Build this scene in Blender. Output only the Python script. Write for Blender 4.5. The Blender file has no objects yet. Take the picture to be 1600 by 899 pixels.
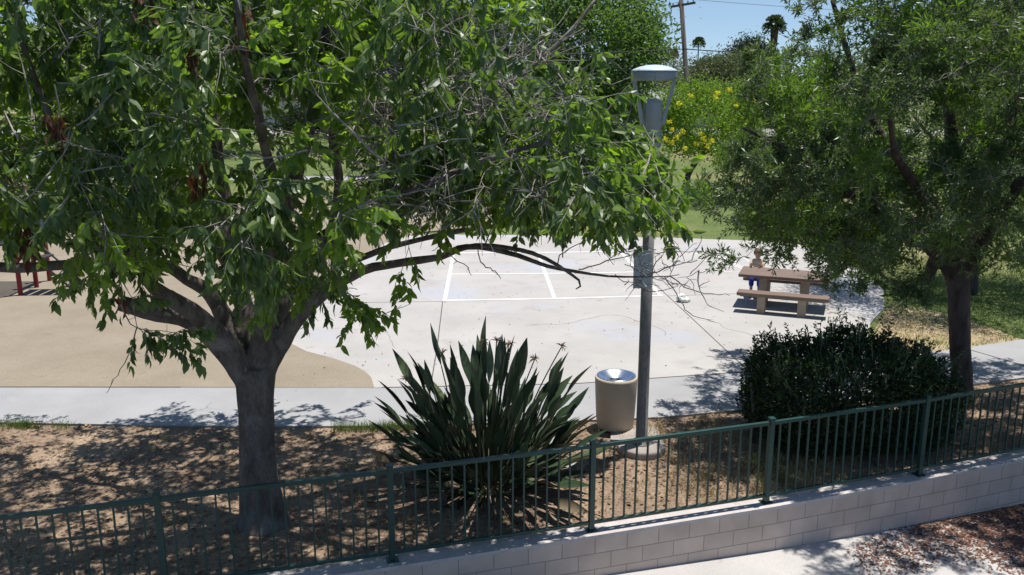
import bpy, bmesh, math, random
import numpy as np
from mathutils import Vector, Matrix, noise as mnoise
random.seed(7)
rng = np.random.default_rng(11)
PI = math.pi
sc = bpy.context.scene
COL = sc.collection

# ------------------------------------------------------------------ camera
CAM_H = 5.1
PITCH = math.radians(13.2)
FPX = 1400.0          # focal length in photo pixels (photo 1600 x 899)
cam_d = bpy.data.cameras.new('camera')
cam_d.sensor_width = 36.0
cam_d.lens = 36.0 * FPX / 1600.0
cam_d.clip_start = 0.1
cam_d.clip_end = 3000
cam = bpy.data.objects.new('camera', cam_d)
COL.objects.link(cam)
cam.location = (0, 0, CAM_H)
cam.rotation_euler = (PI / 2 - PITCH, 0, 0)
sc.camera = cam
CP, SP = math.cos(PITCH), math.sin(PITCH)

def at(px, py, Y):
    """a measured photo point placed at its real distance Y (metres)"""
    dx = (px - 800) / FPX
    dy = -(py - 449.5) / FPX
    d = (dx, CP + dy * SP, -SP + dy * CP)
    t = Y / d[1]
    return Vector((d[0] * t, Y, CAM_H + d[2] * t))

def seen_at(P):
    P = np.asarray(P, float)
    dep = P[:, 1] * CP - (P[:, 2] - CAM_H) * SP
    up = P[:, 1] * SP + (P[:, 2] - CAM_H) * CP
    return np.stack([800 + FPX * P[:, 0] / dep, 449.5 - FPX * up / dep], 1)

# ------------------------------------------------------------------ helpers
def tag(o, label=None, cat=None, group=None, kind=None):
    if label: o['label'] = label
    if cat: o['category'] = cat
    if group: o['group'] = group
    if kind: o['kind'] = kind
    return o

def thing(name, loc, label, cat, group=None, rz=0.0):
    o = bpy.data.objects.new(name, None)
    o.empty_display_size = 0.2
    COL.objects.link(o)
    o.location = loc
    o.rotation_euler = (0, 0, rz)
    return tag(o, label, cat, group)

def link(name, me, parent=None, loc=None):
    o = bpy.data.objects.new(name, me)
    COL.objects.link(o)
    if parent: o.parent = parent
    if loc is not None: o.location = loc
    return o

def base_of(parent):
    b = Vector((0, 0, 0))
    while parent is not None:
        b += Vector(parent.location)
        parent = parent.parent
    return b

class MB:
    """collects shapes, links them as ONE mesh object"""
    def __init__(self):
        self.v = []; self.f = []; self.m = []; self.smooth = []
    def add(self, vs, fs, mi=0, smooth=False):
        n = len(self.v)
        self.v += [tuple(p) for p in vs]
        for f in fs:
            self.f.append(tuple(i + n for i in f)); self.m.append(mi); self.smooth.append(smooth)
    def box(self, c, s, rz=0.0, bev=0.0, mi=0, rot=None):
        bm = bmesh.new()
        bmesh.ops.create_cube(bm, size=1.0)
        bmesh.ops.scale(bm, vec=s, verts=bm.verts)
        if bev: bmesh.ops.bevel(bm, geom=bm.edges[:], offset=bev, segments=2, profile=0.5, affect='EDGES')
        M = Matrix.Translation(c) @ (rot if rot is not None else Matrix.Rotation(rz, 4, 'Z'))
        bm.verts.ensure_lookup_table()
        for i, v in enumerate(bm.verts): v.index = i
        self.add([M @ v.co for v in bm.verts], [[v.index for v in f.verts] for f in bm.faces], mi)
        bm.free()
    def tube(self, pts, rad, n=8, mi=0, cap=True, rough=0.0, seed=0):
        pts = [Vector(p) for p in pts]
        k = len(pts)
        if not hasattr(rad, '__len__'): rad = [rad] * k
        vs = []; fs = []
        t0 = (pts[1] - pts[0]).normalized()
        u = t0.orthogonal().normalized()
        for i in range(k):
            t = (pts[min(i + 1, k - 1)] - pts[max(i - 1, 0)])
            if t.length < 1e-9: t = t0
            t = t.normalized()
            u = (u - t * u.dot(t))
            u = u.normalized() if u.length > 1e-6 else t.orthogonal().normalized()
            w = t.cross(u)
            for j in range(n):
                a = 2 * PI * j / n
                d = u * math.cos(a) + w * math.sin(a)
                r = rad[i]
                if rough:
                    q = pts[i] * 3.0 + d * 1.3
                    r *= 1 + rough * mnoise.noise(q + Vector((seed, 0, 0)))
                vs.append(pts[i] + d * r)
        for i in range(k - 1):
            for j in range(n):
                a = i * n + j; b = i * n + (j + 1) % n
                fs.append((a, b, b + n, a + n))
        if cap:
            fs.append(tuple(range(n - 1, -1, -1)))
            fs.append(tuple((k - 1) * n + j for j in range(n)))
        self.add(vs, fs, mi, True)
    def lathe(self, prof, c=(0, 0, 0), n=32, mi=0, smooth=True):
        vs = []; fs = []
        for r, z in prof:
            for j in range(n):
                a = 2 * PI * j / n
                vs.append((c[0] + r * math.cos(a), c[1] + r * math.sin(a), c[2] + z))
        for i in range(len(prof) - 1):
            for j in range(n):
                a = i * n + j; b = i * n + (j + 1) % n
                fs.append((a, b, b + n, a + n))
        self.add(vs, fs, mi, smooth)
    def prism(self, poly, z0, z1, mi=0):
        n = len(poly)
        vs = [(x, y, z0) for x, y in poly] + [(x, y, z1) for x, y in poly]
        fs = [tuple(range(n, 2 * n)), tuple(range(n - 1, -1, -1))]
        for i in range(n):
            j = (i + 1) % n
            fs.append((i, j, j + n, i + n))
        self.add(vs, fs, mi)
    def sheet(self, poly, z, mi=0):
        self.add([(x, y, z) for x, y in poly], [tuple(range(len(poly)))], mi)
    def mesh(self, name, mats, off=(0, 0, 0)):
        me = bpy.data.meshes.new(name)
        ox, oy, oz = off
        me.from_pydata([(x - ox, y - oy, z - oz) for x, y, z in self.v], [], self.f)
        if not isinstance(mats, (list, tuple)): mats = [mats]
        for m in mats: me.materials.append(m)
        me.polygons.foreach_set('material_index', self.m)
        me.polygons.foreach_set('use_smooth', self.smooth)
        me.update()
        return me
    def build(self, name, mats, parent=None, loc=None):
        off = base_of(parent) if parent else Vector((0, 0, 0))
        if loc is not None: off = off + Vector(loc)
        return link(name, self.mesh(name, mats, off), parent, loc)

def np_mesh(name, V, groups, mats, off=(0, 0, 0), smooth=False):
    """V (n,3); groups = list of (faces (m,k), material index)"""
    V = np.asarray(V, np.float32) - np.asarray(off, np.float32)
    me = bpy.data.meshes.new(name)
    me.vertices.add(len(V)); me.vertices.foreach_set('co', V.ravel())
    loops = np.concatenate([g.ravel() for g, _ in groups]).astype(np.int32)
    tot = np.concatenate([np.full(len(g), g.shape[1]) for g, _ in groups]).astype(np.int32)
    mi = np.concatenate([np.full(len(g), m) for g, m in groups]).astype(np.int32)
    st = np.concatenate([[0], np.cumsum(tot)[:-1]]).astype(np.int32)
    me.loops.add(len(loops)); me.loops.foreach_set('vertex_index', loops)
    me.polygons.add(len(tot)); me.polygons.foreach_set('loop_start', st)
    try: me.polygons.foreach_set('loop_total', tot)
    except Exception: pass
    if not isinstance(mats, (list, tuple)): mats = [mats]
    for m in mats: me.materials.append(m)
    me.polygons.foreach_set('material_index', mi)
    me.polygons.foreach_set('use_smooth', np.full(len(tot), smooth))
    me.update(calc_edges=True); me.validate()
    return me

def norm(a):
    return a / np.maximum(np.linalg.norm(a, axis=-1, keepdims=True), 1e-9)

def rand_unit(n):
    return norm(rng.normal(size=(n, 3)))

OVATE = (np.array([[0, 0, 0], [-.25, .24, .05], [-.21, .6, .02], [0, 1, -.16], [.21, .6, .02], [.25, .24, .05], [0, .26, 0], [0, .62, -.03]]),
         [np.array([[0, 6, 1], [0, 5, 6], [2, 7, 3], [7, 4, 3]]), np.array([[1, 6, 7, 2], [6, 5, 4, 7]])])
LANCE = (np.array([[0, 0, 0], [-.11, .5, .03], [.11, .5, .03], [0, 1, -.05]]), [np.array([[0, 2, 3], [0, 3, 1]])])
SPRIG = (np.array([[0, 0, 0], [-.22, .5, .06], [.22, .5, .06], [0, 1, -.05]]), [np.array([[0, 2, 3], [0, 3, 1]])])

def leaf_arrays(tmpl, pos, d, nrm, size, width=None):
    tv, tf = tmpl
    n = len(pos); k = len(tv)
    y = norm(d); x = norm(np.cross(y, nrm)); z = np.cross(x, y)
    w = np.ones(n) if width is None else width
    V = (pos[:, None, :] + size[:, None, None] * (x[:, None, :] * (tv[None, :, 0:1] * w[:, None, None]) + y[:, None, :] * tv[None, :, 1:2] + z[:, None, :] * tv[None, :, 2:3]))
    base = (np.arange(n) * k)[:, None, None]
    F = [(f[None] + base).reshape(-1, f.shape[1]) for f in tf]
    return V.reshape(-1, 3), F

class Mix:
    """joins numpy leaves and MB tubes into one mesh"""
    def __init__(self): self.V = []; self.G = []; self.n = 0
    def leaves(self, tmpl, pos, d, nrm, size, mi, width=None):
        if len(pos) == 0: return
        V, F = leaf_arrays(tmpl, pos, d, nrm, size, width)
        for f in F: self.G.append((f + self.n, mi))
        self.V.append(V); self.n += len(V)
    def mb(self, mb, mi):
        if not mb.v: return
        self.V.append(np.array(mb.v))
        q = np.array([f for f in mb.f if len(f) == 4])
        t = np.array([f for f in mb.f if len(f) == 3])
        if len(q): self.G.append((q + self.n, mi))
        if len(t): self.G.append((t + self.n, mi))
        self.n += len(mb.v)
    def build(self, name, mats, parent=None, loc=None, smooth=False):
        off = base_of(parent) if parent else Vector((0, 0, 0))
        if loc is not None: off = off + Vector(loc)
        return link(name, np_mesh(name, np.concatenate(self.V), self.G, mats, off, smooth), parent, loc)

def in_poly(P, poly):
    x, y = P[:, 0], P[:, 1]
    c = np.zeros(len(P), bool)
    n = len(poly)
    for i in range(n):
        x0, y0 = poly[i]; x1, y1 = poly[(i + 1) % n]
        m = ((y0 > y) != (y1 > y))
        with np.errstate(divide='ignore', invalid='ignore'):
            xi = (x1 - x0) * (y - y0) / ((y1 - y0) if y1 != y0 else 1e-9) + x0
        c ^= m & (x < xi)
    return c

# ------------------------------------------------------------------ materials
def nodes_of(name):
    m = bpy.data.materials.new(name); m.use_nodes = True
    nt = m.node_tree; N = nt.nodes; L = nt.links
    b = N['Principled BSDF']
    return m, N, L, b

def mat(name, c1, c2=None, scale=8.0, rough=0.7, spec=0.3, metal=0.0, bump=0.0, bscale=60.0, fine=0.0, fscale=150.0, stretch=(1, 1, 1), detail=6.0, contrast=(0.35, 0.65), stain=None):
    m, N, L, b = nodes_of(name)
    c2 = c2 or tuple(x * 0.75 for x in c1)
    tc = N.new('ShaderNodeTexCoord'); mp = N.new('ShaderNodeMapping'); mp.inputs['Scale'].default_value = stretch
    L.new(tc.outputs['Object'], mp.inputs[0])
    nz = N.new('ShaderNodeTexNoise'); nz.inputs['Scale'].default_value = scale; nz.inputs['Detail'].default_value = detail; nz.inputs['Roughness'].default_value = 0.62
    L.new(mp.outputs[0], nz.inputs['Vector'])
    cr = N.new('ShaderNodeValToRGB')
    cr.color_ramp.elements[0].position = contrast[0]; cr.color_ramp.elements[1].position = contrast[1]
    cr.color_ramp.elements[0].color = (*c1, 1); cr.color_ramp.elements[1].color = (*c2, 1)
    L.new(nz.outputs['Fac'], cr.inputs[0])
    col = cr.outputs[0]
    if stain:
        for (sc_, lo, hi, colr) in stain:
            n3 = N.new('ShaderNodeTexNoise'); n3.inputs['Scale'].default_value = sc_; n3.inputs['Detail'].default_value = 4
            L.new(tc.outputs['Object'], n3.inputs['Vector'])
            r3 = N.new('ShaderNodeMapRange'); r3.inputs[1].default_value = lo; r3.inputs[2].default_value = hi
            L.new(n3.outputs['Fac'], r3.inputs[0])
            mx = N.new('ShaderNodeMix'); mx.data_type = 'RGBA'; mx.inputs[7].default_value = (*colr, 1)
            L.new(r3.outputs[0], mx.inputs[0]); L.new(col, mx.inputs[6]); col = mx.outputs[2]
    if fine:
        n2 = N.new('ShaderNodeTexNoise'); n2.inputs['Scale'].default_value = fscale; n2.inputs['Detail'].default_value = 3
        L.new(mp.outputs[0], n2.inputs['Vector'])
        mr = N.new('ShaderNodeMapRange'); mr.inputs[1].default_value = 0.3; mr.inputs[2].default_value = 0.7; mr.inputs[3].default_value = 1 - fine; mr.inputs[4].default_value = 1 + fine
        L.new(n2.outputs['Fac'], mr.inputs[0])
        vm = N.new('ShaderNodeVectorMath'); vm.operation = 'SCALE'
        L.new(col, vm.inputs[0]); L.new(mr.outputs[0], vm.inputs['Scale']); col = vm.outputs[0]
    L.new(col, b.inputs['Base Color'])
    b.inputs['Roughness'].default_value = rough
    b.inputs['Specular IOR Level'].default_value = spec
    b.inputs['Metallic'].default_value = metal
    if bump:
        nb = N.new('ShaderNodeTexNoise'); nb.inputs['Scale'].default_value = bscale; nb.inputs['Detail'].default_value = 5
        L.new(mp.outputs[0], nb.inputs['Vector'])
        bp = N.new('ShaderNodeBump'); bp.inputs['Strength'].default_value = bump; bp.inputs['Distance'].default_value = 0.02
        L.new(nb.outputs['Fac'], bp.inputs['Height']); L.new(bp.outputs[0], b.inputs['Normal'])
    return m

def leaf_mat(name, cols, rough=0.4, spec=0.5, trans=0.35, tcol=(0.2, 0.36, 0.03)):
    m, N, L, b = nodes_of(name)
    g = N.new('ShaderNodeNewGeometry')
    cr = N.new('ShaderNodeValToRGB')
    el = cr.color_ramp.elements
    el[0].position = 0.0; el[0].color = (*cols[0], 1)
    el[1].position = 1.0; el[1].color = (*cols[-1], 1)
    for i, c in enumerate(cols[1:-1]):
        e = el.new((i + 1) / (len(cols) - 1)); e.color = (*c, 1)
    L.new(g.outputs['Random Per Island'], cr.inputs[0])
    L.new(cr.outputs[0], b.inputs['Base Color'])
    b.inputs['Roughness'].default_value = rough
    b.inputs['Specular IOR Level'].default_value = spec
    if trans:
        t = N.new('ShaderNodeBsdfTranslucent')
        mx = N.new('ShaderNodeMix'); mx.data_type = 'RGBA'; mx.blend_type = 'MULTIPLY'; mx.inputs[0].default_value = 1.0
        sc_ = N.new('ShaderNodeVectorMath'); sc_.operation = 'SCALE'; sc_.inputs['Scale'].default_value = 1.0
        t.inputs['Color'].default_value = (*tcol, 1)
        ms = N.new('ShaderNodeMixShader'); ms.inputs[0].default_value = trans
        L.new(b.outputs[0], ms.inputs[1]); L.new(t.outputs[0], ms.inputs[2])
        L.new(ms.outputs[0], N['Material Output'].inputs['Surface'])
    return m

M = {}
M['concrete'] = mat('concrete', (0.405, 0.39, 0.372), (0.345, 0.333, 0.32), scale=0.5, rough=0.85, spec=0.2, fine=0.06, fscale=40, bump=0.15, bscale=90,
                    stain=[(0.32, 0.56, 0.72, (0.36, 0.375, 0.42)), (0.55, 0.6, 0.78, (0.41, 0.365, 0.33)), (1.1, 0.57, 0.74, (0.335, 0.315, 0.295)), (3.2, 0.63, 0.74, (0.31, 0.29, 0.27)), (14, 0.70, 0.77, (0.25, 0.23, 0.21))])
M['path'] = mat('path_concrete', (0.33, 0.33, 0.335), (0.285, 0.285, 0.29), scale=0.8, rough=0.85, spec=0.2, fine=0.06, fscale=40, bump=0.15, bscale=90, stain=[(1.7, 0.6, 0.8, (0.34, 0.335, 0.33))])
M['tan'] = mat('tan_rubber', (0.275, 0.235, 0.18), (0.235, 0.20, 0.15), scale=0.9, rough=0.9, spec=0.1, fine=0.22, fscale=70, bump=0.3, bscale=120, stain=[(3, 0.62, 0.8, (0.21, 0.18, 0.138))])
M['joint'] = mat('joint', (0.12, 0.11, 0.10), rough=0.95)
M['paint'] = mat('white_paint', (0.78, 0.77, 0.74), (0.6, 0.585, 0.56), scale=5, rough=0.8, contrast=(0.45, 0.75))
M['chalk'] = mat('chalk', (0.66, 0.65, 0.63), (0.55, 0.53, 0.51), scale=9, rough=0.9)
M['soil'] = mat('soil', (0.29, 0.215, 0.152), (0.175, 0.124, 0.088), scale=1.6, rough=0.95, spec=0.05, fine=0.35, fscale=30, bump=0.9, bscale=30, stain=[(0.7, 0.52, 0.68, (0.32, 0.24, 0.17)), (7, 0.62, 0.72, (0.14, 0.095, 0.065))])
M['lawn'] = mat('lawn', (0.095, 0.135, 0.042), (0.125, 0.155, 0.055), scale=1.4, rough=0.9, spec=0.1, fine=0.4, fscale=26, bump=0.8, bscale=40, stain=[(0.09, 0.50, 0.66, (0.25, 0.21, 0.11)), (0.5, 0.6, 0.75, (0.15, 0.17, 0.06))])
M['block'] = None
M['sidewalk'] = mat('sidewalk', (0.44, 0.42, 0.405), (0.38, 0.365, 0.35), scale=1.2, rough=0.9, fine=0.1, fscale=60, bump=0.2, bscale=90, stain=[(2.5, 0.58, 0.72, (0.3, 0.27, 0.25))])
M['asphalt'] = mat('asphalt', (0.055, 0.055, 0.057), (0.045, 0.045, 0.045), scale=2, rough=0.9, fine=0.2)
M['street'] = mat('street', (0.30, 0.295, 0.29), (0.25, 0.245, 0.24), scale=0.6, rough=0.9)
M['bark'] = mat('grey_bark', (0.185, 0.16, 0.142), (0.085, 0.07, 0.061), scale=7, rough=0.9, spec=0.15, bump=0.8, bscale=22, stretch=(1, 1, 0.35), fine=0.2, fscale=60, stain=[(2.6, 0.55, 0.7, (0.22, 0.205, 0.19))])
M['twig'] = mat('twig_bark', (0.34, 0.31, 0.285), (0.17, 0.15, 0.135), scale=12, rough=0.85, spec=0.2)
M['bark_dark'] = mat('dark_bark', (0.115, 0.09, 0.08), (0.055, 0.043, 0.04), scale=9, rough=0.92, spec=0.1, bump=0.9, bscale=26, stretch=(1, 1, 0.3), fine=0.2)
M['scar'] = mat('cut_wood', (0.32, 0.13, 0.06), (0.16, 0.07, 0.04), scale=20, rough=0.9)
M['leaf'] = leaf_mat('ovate_leaf', [(0.028, 0.055, 0.022), (0.062, 0.11, 0.036), (0.105, 0.16, 0.05), (0.036, 0.075, 0.026), (0.15, 0.205, 0.05), (0.044, 0.088, 0.03), (0.075, 0.12, 0.05)], rough=0.44, spec=0.62, trans=0.36, tcol=(0.25, 0.43, 0.045))
M['leaf_young'] = leaf_mat('young_ovate_leaf', [(0.075, 0.15, 0.028), (0.13, 0.21, 0.035), (0.2, 0.26, 0.05), (0.05, 0.11, 0.03), (0.16, 0.23, 0.045)], rough=0.44, spec=0.5, trans=0.48, tcol=(0.32, 0.54, 0.03))
M['lance_young'] = leaf_mat('young_narrow_leaf', [(0.07, 0.125, 0.025), (0.10, 0.18, 0.03), (0.055, 0.105, 0.03)], rough=0.36, spec=0.5, trans=0.4, tcol=(0.24, 0.42, 0.03))
M['dead'] = leaf_mat('dead_leaf', [(0.09, 0.04, 0.025), (0.06, 0.026, 0.018), (0.15, 0.075, 0.045)], rough=0.7, spec=0.2, trans=0.15, tcol=(0.3, 0.1, 0.03))
M['lance'] = leaf_mat('narrow_leaf', [(0.036, 0.062, 0.03), (0.06, 0.098, 0.042), (0.028, 0.048, 0.025), (0.08, 0.125, 0.05), (0.042, 0.073, 0.034), (0.09, 0.145, 0.045)], rough=0.42, spec=0.65, trans=0.32, tcol=(0.2, 0.32, 0.05))
M['lance_far'] = leaf_mat('narrow_leaf_bright', [(0.04, 0.075, 0.025), (0.075, 0.14, 0.03), (0.05, 0.095, 0.03)], rough=0.4, spec=0.5, trans=0.35, tcol=(0.16, 0.32, 0.03))
M['hedge'] = leaf_mat('hedge_leaf', [(0.014, 0.028, 0.013), (0.026, 0.047, 0.02), (0.019, 0.036, 0.016), (0.05, 0.085, 0.026)], rough=0.5, spec=0.3, trans=0.15, tcol=(0.08, 0.15, 0.02))
M['hedge_tip'] = leaf_mat('hedge_tip_leaf', [(0.035, 0.06, 0.025), (0.06, 0.10, 0.035), (0.045, 0.075, 0.03)], rough=0.42, spec=0.4, trans=0.2, tcol=(0.14, 0.24, 0.03))
M['strel'] = mat('paddle_leaf', (0.028, 0.052, 0.027), (0.052, 0.082, 0.037), scale=1.8, rough=0.38, spec=0.5, stretch=(1, 1, 1))
M['strel_light'] = mat('paddle_leaf_pale', (0.07, 0.105, 0.05), (0.10, 0.13, 0.06), scale=3, rough=0.45, spec=0.4)
M['strel_dead'] = mat('dead_paddle', (0.2, 0.15, 0.09), (0.12, 0.09, 0.06), scale=5, rough=0.8)
M['stalk'] = mat('leaf_stalk', (0.05, 0.07, 0.035), (0.09, 0.085, 0.05), scale=3, rough=0.5)
M['dryflower'] = mat('dry_flower', (0.25, 0.18, 0.12), (0.15, 0.10, 0.07), scale=30, rough=0.9)
M['straw'] = leaf_mat('straw', [(0.34, 0.27, 0.14), (0.42, 0.34, 0.2), (0.25, 0.19, 0.1), (0.2, 0.19, 0.08)], rough=0.7, spec=0.2, trans=0.2, tcol=(0.45, 0.35, 0.16))
M['blade'] = leaf_mat('grass_blade', [(0.06, 0.105, 0.025), (0.085, 0.135, 0.035), (0.05, 0.09, 0.022), (0.16, 0.15, 0.065)], rough=0.5, spec=0.3, trans=0.35, tcol=(0.18, 0.3, 0.05))
M['litter'] = leaf_mat('litter', [(0.16, 0.10, 0.06), (0.26, 0.18, 0.11), (0.1, 0.06, 0.04), (0.33, 0.25, 0.16)], rough=0.8, spec=0.1, trans=0)
M['redlitter'] = leaf_mat('red_litter', [(0.15, 0.062, 0.045), (0.25, 0.125, 0.08), (0.10, 0.052, 0.042), (0.27, 0.2, 0.145)], rough=0.85, spec=0.1, trans=0)
M['fence'] = mat('green_steel', (0.012, 0.050, 0.040), (0.016, 0.060, 0.048), scale=6, rough=0.36, spec=0.5, fine=0.12, fscale=30)
M['lamp'] = mat('blue_grey_paint', (0.36, 0.405, 0.42), (0.32, 0.365, 0.38), scale=5, rough=0.45, spec=0.4)
M['lamp_lid'] = mat('pale_blue_paint', (0.50, 0.58, 0.60), (0.44, 0.52, 0.55), scale=4, rough=0.4, spec=0.45)
M['lamp_glass'] = mat('frosted_lens', (0.62, 0.64, 0.63), (0.58, 0.6, 0.6), scale=4, rough=0.3)
M['pole'] = mat('weathered_pole', (0.23, 0.215, 0.20), (0.16, 0.15, 0.14), scale=8, rough=0.65, spec=0.3, stretch=(1, 1, 0.4), fine=0.2, fscale=60)
M['footing'] = mat('footing', (0.38, 0.335, 0.30), (0.3, 0.265, 0.24), scale=5, rough=0.9, bump=0.4, fine=0.15)
M['can'] = mat('aggregate', (0.50, 0.43, 0.33), (0.46, 0.39, 0.295), scale=6, rough=0.85, spec=0.2, fine=0.04, fscale=140)
M['alu'] = mat('spun_metal', (0.72, 0.74, 0.78), (0.66, 0.68, 0.73), scale=8, rough=0.24, metal=1.0)
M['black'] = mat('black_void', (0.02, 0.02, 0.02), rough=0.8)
M['plank'] = mat('brown_top', (0.20, 0.143, 0.115), (0.15, 0.108, 0.085), scale=4, rough=0.6, stretch=(0.4, 3, 1), fine=0.12, fscale=50)
M['precast'] = mat('precast', (0.36, 0.295, 0.225), (0.29, 0.235, 0.18), scale=9, rough=0.9, fine=0.15, fscale=90, bump=0.3)
M['red'] = mat('red_powdercoat', (0.24, 0.02, 0.025), (0.18, 0.018, 0.02), scale=4, rough=0.4)
M['deck'] = mat('deck_dark', (0.05, 0.05, 0.055), rough=0.6)
M['panel_blue'] = mat('blue_panel', (0.05, 0.09, 0.22), rough=0.4)
M['panel_green'] = mat('green_panel', (0.05, 0.16, 0.12), rough=0.4)
M['skin'] = mat('skin', (0.52, 0.33, 0.24), (0.48, 0.30, 0.21), scale=8, rough=0.5)
M['hair'] = mat('brown_hair', (0.13, 0.06, 0.035), (0.08, 0.04, 0.025), scale=30, rough=0.6)
M['cream_shirt'] = mat('cream_shirt', (0.68, 0.6, 0.45), rough=0.9)
M['blue_shorts'] = mat('blue_shorts', (0.03, 0.07, 0.42), (0.02, 0.05, 0.3), scale=10, rough=0.8)
M['white_shirt'] = mat('white_shirt', (0.72, 0.74, 0.78), rough=0.9)
M['teal_shorts'] = mat('teal_shorts', (0.03, 0.16, 0.22), rough=0.85)
M['shoe'] = mat('shoe', (0.1, 0.1, 0.11), rough=0.7)
M['paper'] = mat('white_paper', (0.7, 0.73, 0.68), (0.58, 0.63, 0.57), scale=12, rough=0.8)
M['wood_pole'] = mat('utility_wood', (0.13, 0.115, 0.10), (0.09, 0.08, 0.07), scale=5, rough=0.9, stretch=(1, 1, 0.2))
M['wire'] = mat('wire', (0.03, 0.03, 0.032), rough=0.5)
M['insul'] = mat('insulator', (0.3, 0.3, 0.3), rough=0.3)
M['roof_grey'] = mat('grey_shingle', (0.34, 0.34, 0.345), (0.28, 0.28, 0.285), scale=3, rough=0.9, fine=0.15, fscale=12)
M['roof_dark'] = mat('dark_shingle', (0.09, 0.08, 0.075), rough=0.9)
M['wall_white'] = mat('white_stucco', (0.62, 0.6, 0.57), rough=0.9)
M['wall_orange'] = mat('orange_stucco', (0.46, 0.25, 0.13), rough=0.9)
M['trim'] = mat('trim_white', (0.75, 0.74, 0.72), rough=0.6)
M['glass'] = mat('window_glass', (0.03, 0.04, 0.05), rough=0.08, spec=0.8)
M['door'] = mat('door_brown', (0.12, 0.07, 0.05), rough=0.5)
M['carpaint'] = mat('dark_car_paint', (0.018, 0.02, 0.024), rough=0.2, spec=0.6)
M['tyre'] = mat('tyre', (0.02, 0.02, 0.02), rough=0.85)
M['rim'] = mat('rim', (0.5, 0.5, 0.52), rough=0.3, metal=1.0)
M['lens'] = mat('headlamp', (0.75, 0.75, 0.72), rough=0.1)
M['tail'] = mat('tail_lamp', (0.35, 0.02, 0.02), rough=0.2)
M['bg_green'] = leaf_mat('green_foliage', [(0.045, 0.095, 0.022), (0.075, 0.14, 0.03), (0.06, 0.12, 0.028)], rough=0.5, spec=0.35, trans=0.3, tcol=(0.15, 0.28, 0.03))
M['bg_light'] = leaf_mat('light_green_foliage', [(0.07, 0.125, 0.032), (0.11, 0.18, 0.045), (0.085, 0.15, 0.038), (0.05, 0.095, 0.03)], rough=0.5, spec=0.4, trans=0.36, tcol=(0.2, 0.36, 0.04))
M['bg_dark'] = leaf_mat('dark_foliage', [(0.018, 0.032, 0.016), (0.03, 0.045, 0.022), (0.025, 0.04, 0.02)], rough=0.6, spec=0.25, trans=0.15, tcol=(0.06, 0.1, 0.03))
M['bg_olive'] = leaf_mat('olive_foliage', [(0.075, 0.095, 0.045), (0.11, 0.13, 0.06), (0.09, 0.11, 0.05)], rough=0.55, spec=0.3, trans=0.25, tcol=(0.16, 0.2, 0.06))
M['bg_brown'] = leaf_mat('dry_foliage', [(0.12, 0.095, 0.05), (0.16, 0.125, 0.07), (0.1, 0.09, 0.045)], rough=0.7, spec=0.2, trans=0.2, tcol=(0.2, 0.16, 0.06))
M['cassia'] = leaf_mat('yellow_green_foliage', [(0.10, 0.18, 0.02), (0.15, 0.24, 0.03), (0.12, 0.21, 0.025)], rough=0.5, spec=0.35, trans=0.4, tcol=(0.28, 0.46, 0.03))
M['yellow'] = leaf_mat('yellow_petal', [(0.66, 0.62, 0.03), (0.72, 0.68, 0.06)], rough=0.6, spec=0.2, trans=0.3, tcol=(0.8, 0.7, 0.03))
M['palm'] = leaf_mat('palm_frond', [(0.045, 0.07, 0.035), (0.07, 0.1, 0.045)], rough=0.5, spec=0.3, trans=0.2, tcol=(0.12, 0.18, 0.05))
M['palm_skirt'] = leaf_mat('palm_skirt', [(0.13, 0.1, 0.065), (0.17, 0.13, 0.085)], rough=0.8, spec=0.1, trans=0)

def block_mat():
    m, N, L, b = nodes_of('block_wall')
    tc = N.new('ShaderNodeTexCoord')
    sx = N.new('ShaderNodeSeparateXYZ'); cx = N.new('ShaderNodeCombineXYZ')
    L.new(tc.outputs['Object'], sx.inputs[0])
    L.new(sx.outputs['X'], cx.inputs['X']); L.new(sx.outputs['Z'], cx.inputs['Y'])
    br = N.new('ShaderNodeTexBrick')
    br.inputs['Scale'].default_value = 1.0
    br.inputs['Brick Width'].default_value = 0.40; br.inputs['Row Height'].default_value = 0.20
    br.inputs['Mortar Size'].default_value = 0.006; br.inputs['Mortar Smooth'].default_value = 0.2
    br.inputs['Color1'].default_value = (0.55, 0.455, 0.39, 1); br.inputs['Color2'].default_value = (0.50, 0.41, 0.35, 1)
    br.inputs['Mortar'].default_value = (0.31, 0.265, 0.24, 1)
    L.new(cx.outputs[0], br.inputs['Vector'])
    nz = N.new('ShaderNodeTexNoise'); nz.inputs['Scale'].default_value = 3; nz.inputs['Detail'].default_value = 6
    L.new(tc.outputs['Object'], nz.inputs['Vector'])
    mr = N.new('ShaderNodeMapRange'); mr.inputs[1].default_value = 0.3; mr.inputs[2].default_value = 0.75; mr.inputs[3].default_value = 1.08; mr.inputs[4].default_value = 0.82
    L.new(nz.outputs['Fac'], mr.inputs[0])
    vm = N.new('ShaderNodeVectorMath'); vm.operation = 'SCALE'
    L.new(br.outputs['Color'], vm.inputs[0]); L.new(mr.outputs[0], vm.inputs['Scale'])
    L.new(vm.outputs[0], b.inputs['Base Color'])
    b.inputs['Roughness'].default_value = 0.9; b.inputs['Specular IOR Level'].default_value = 0.15
    n2 = N.new('ShaderNodeTexNoise'); n2.inputs['Scale'].default_value = 80
    L.new(tc.outputs['Object'], n2.inputs['Vector'])
    md = N.new('ShaderNodeMath'); md.operation = 'MULTIPLY_ADD'; md.inputs[1].default_value = -1.5
    L.new(br.outputs['Fac'], md.inputs[0]); L.new(n2.outputs['Fac'], md.inputs[2])
    bp = N.new('ShaderNodeBump'); bp.inputs['Strength'].default_value = 0.5; bp.inputs['Distance'].default_value = 0.006
    L.new(md.outputs[0], bp.inputs['Height']); L.new(bp.outputs[0], b.inputs['Normal'])
    return m
M['block'] = block_mat()

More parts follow.
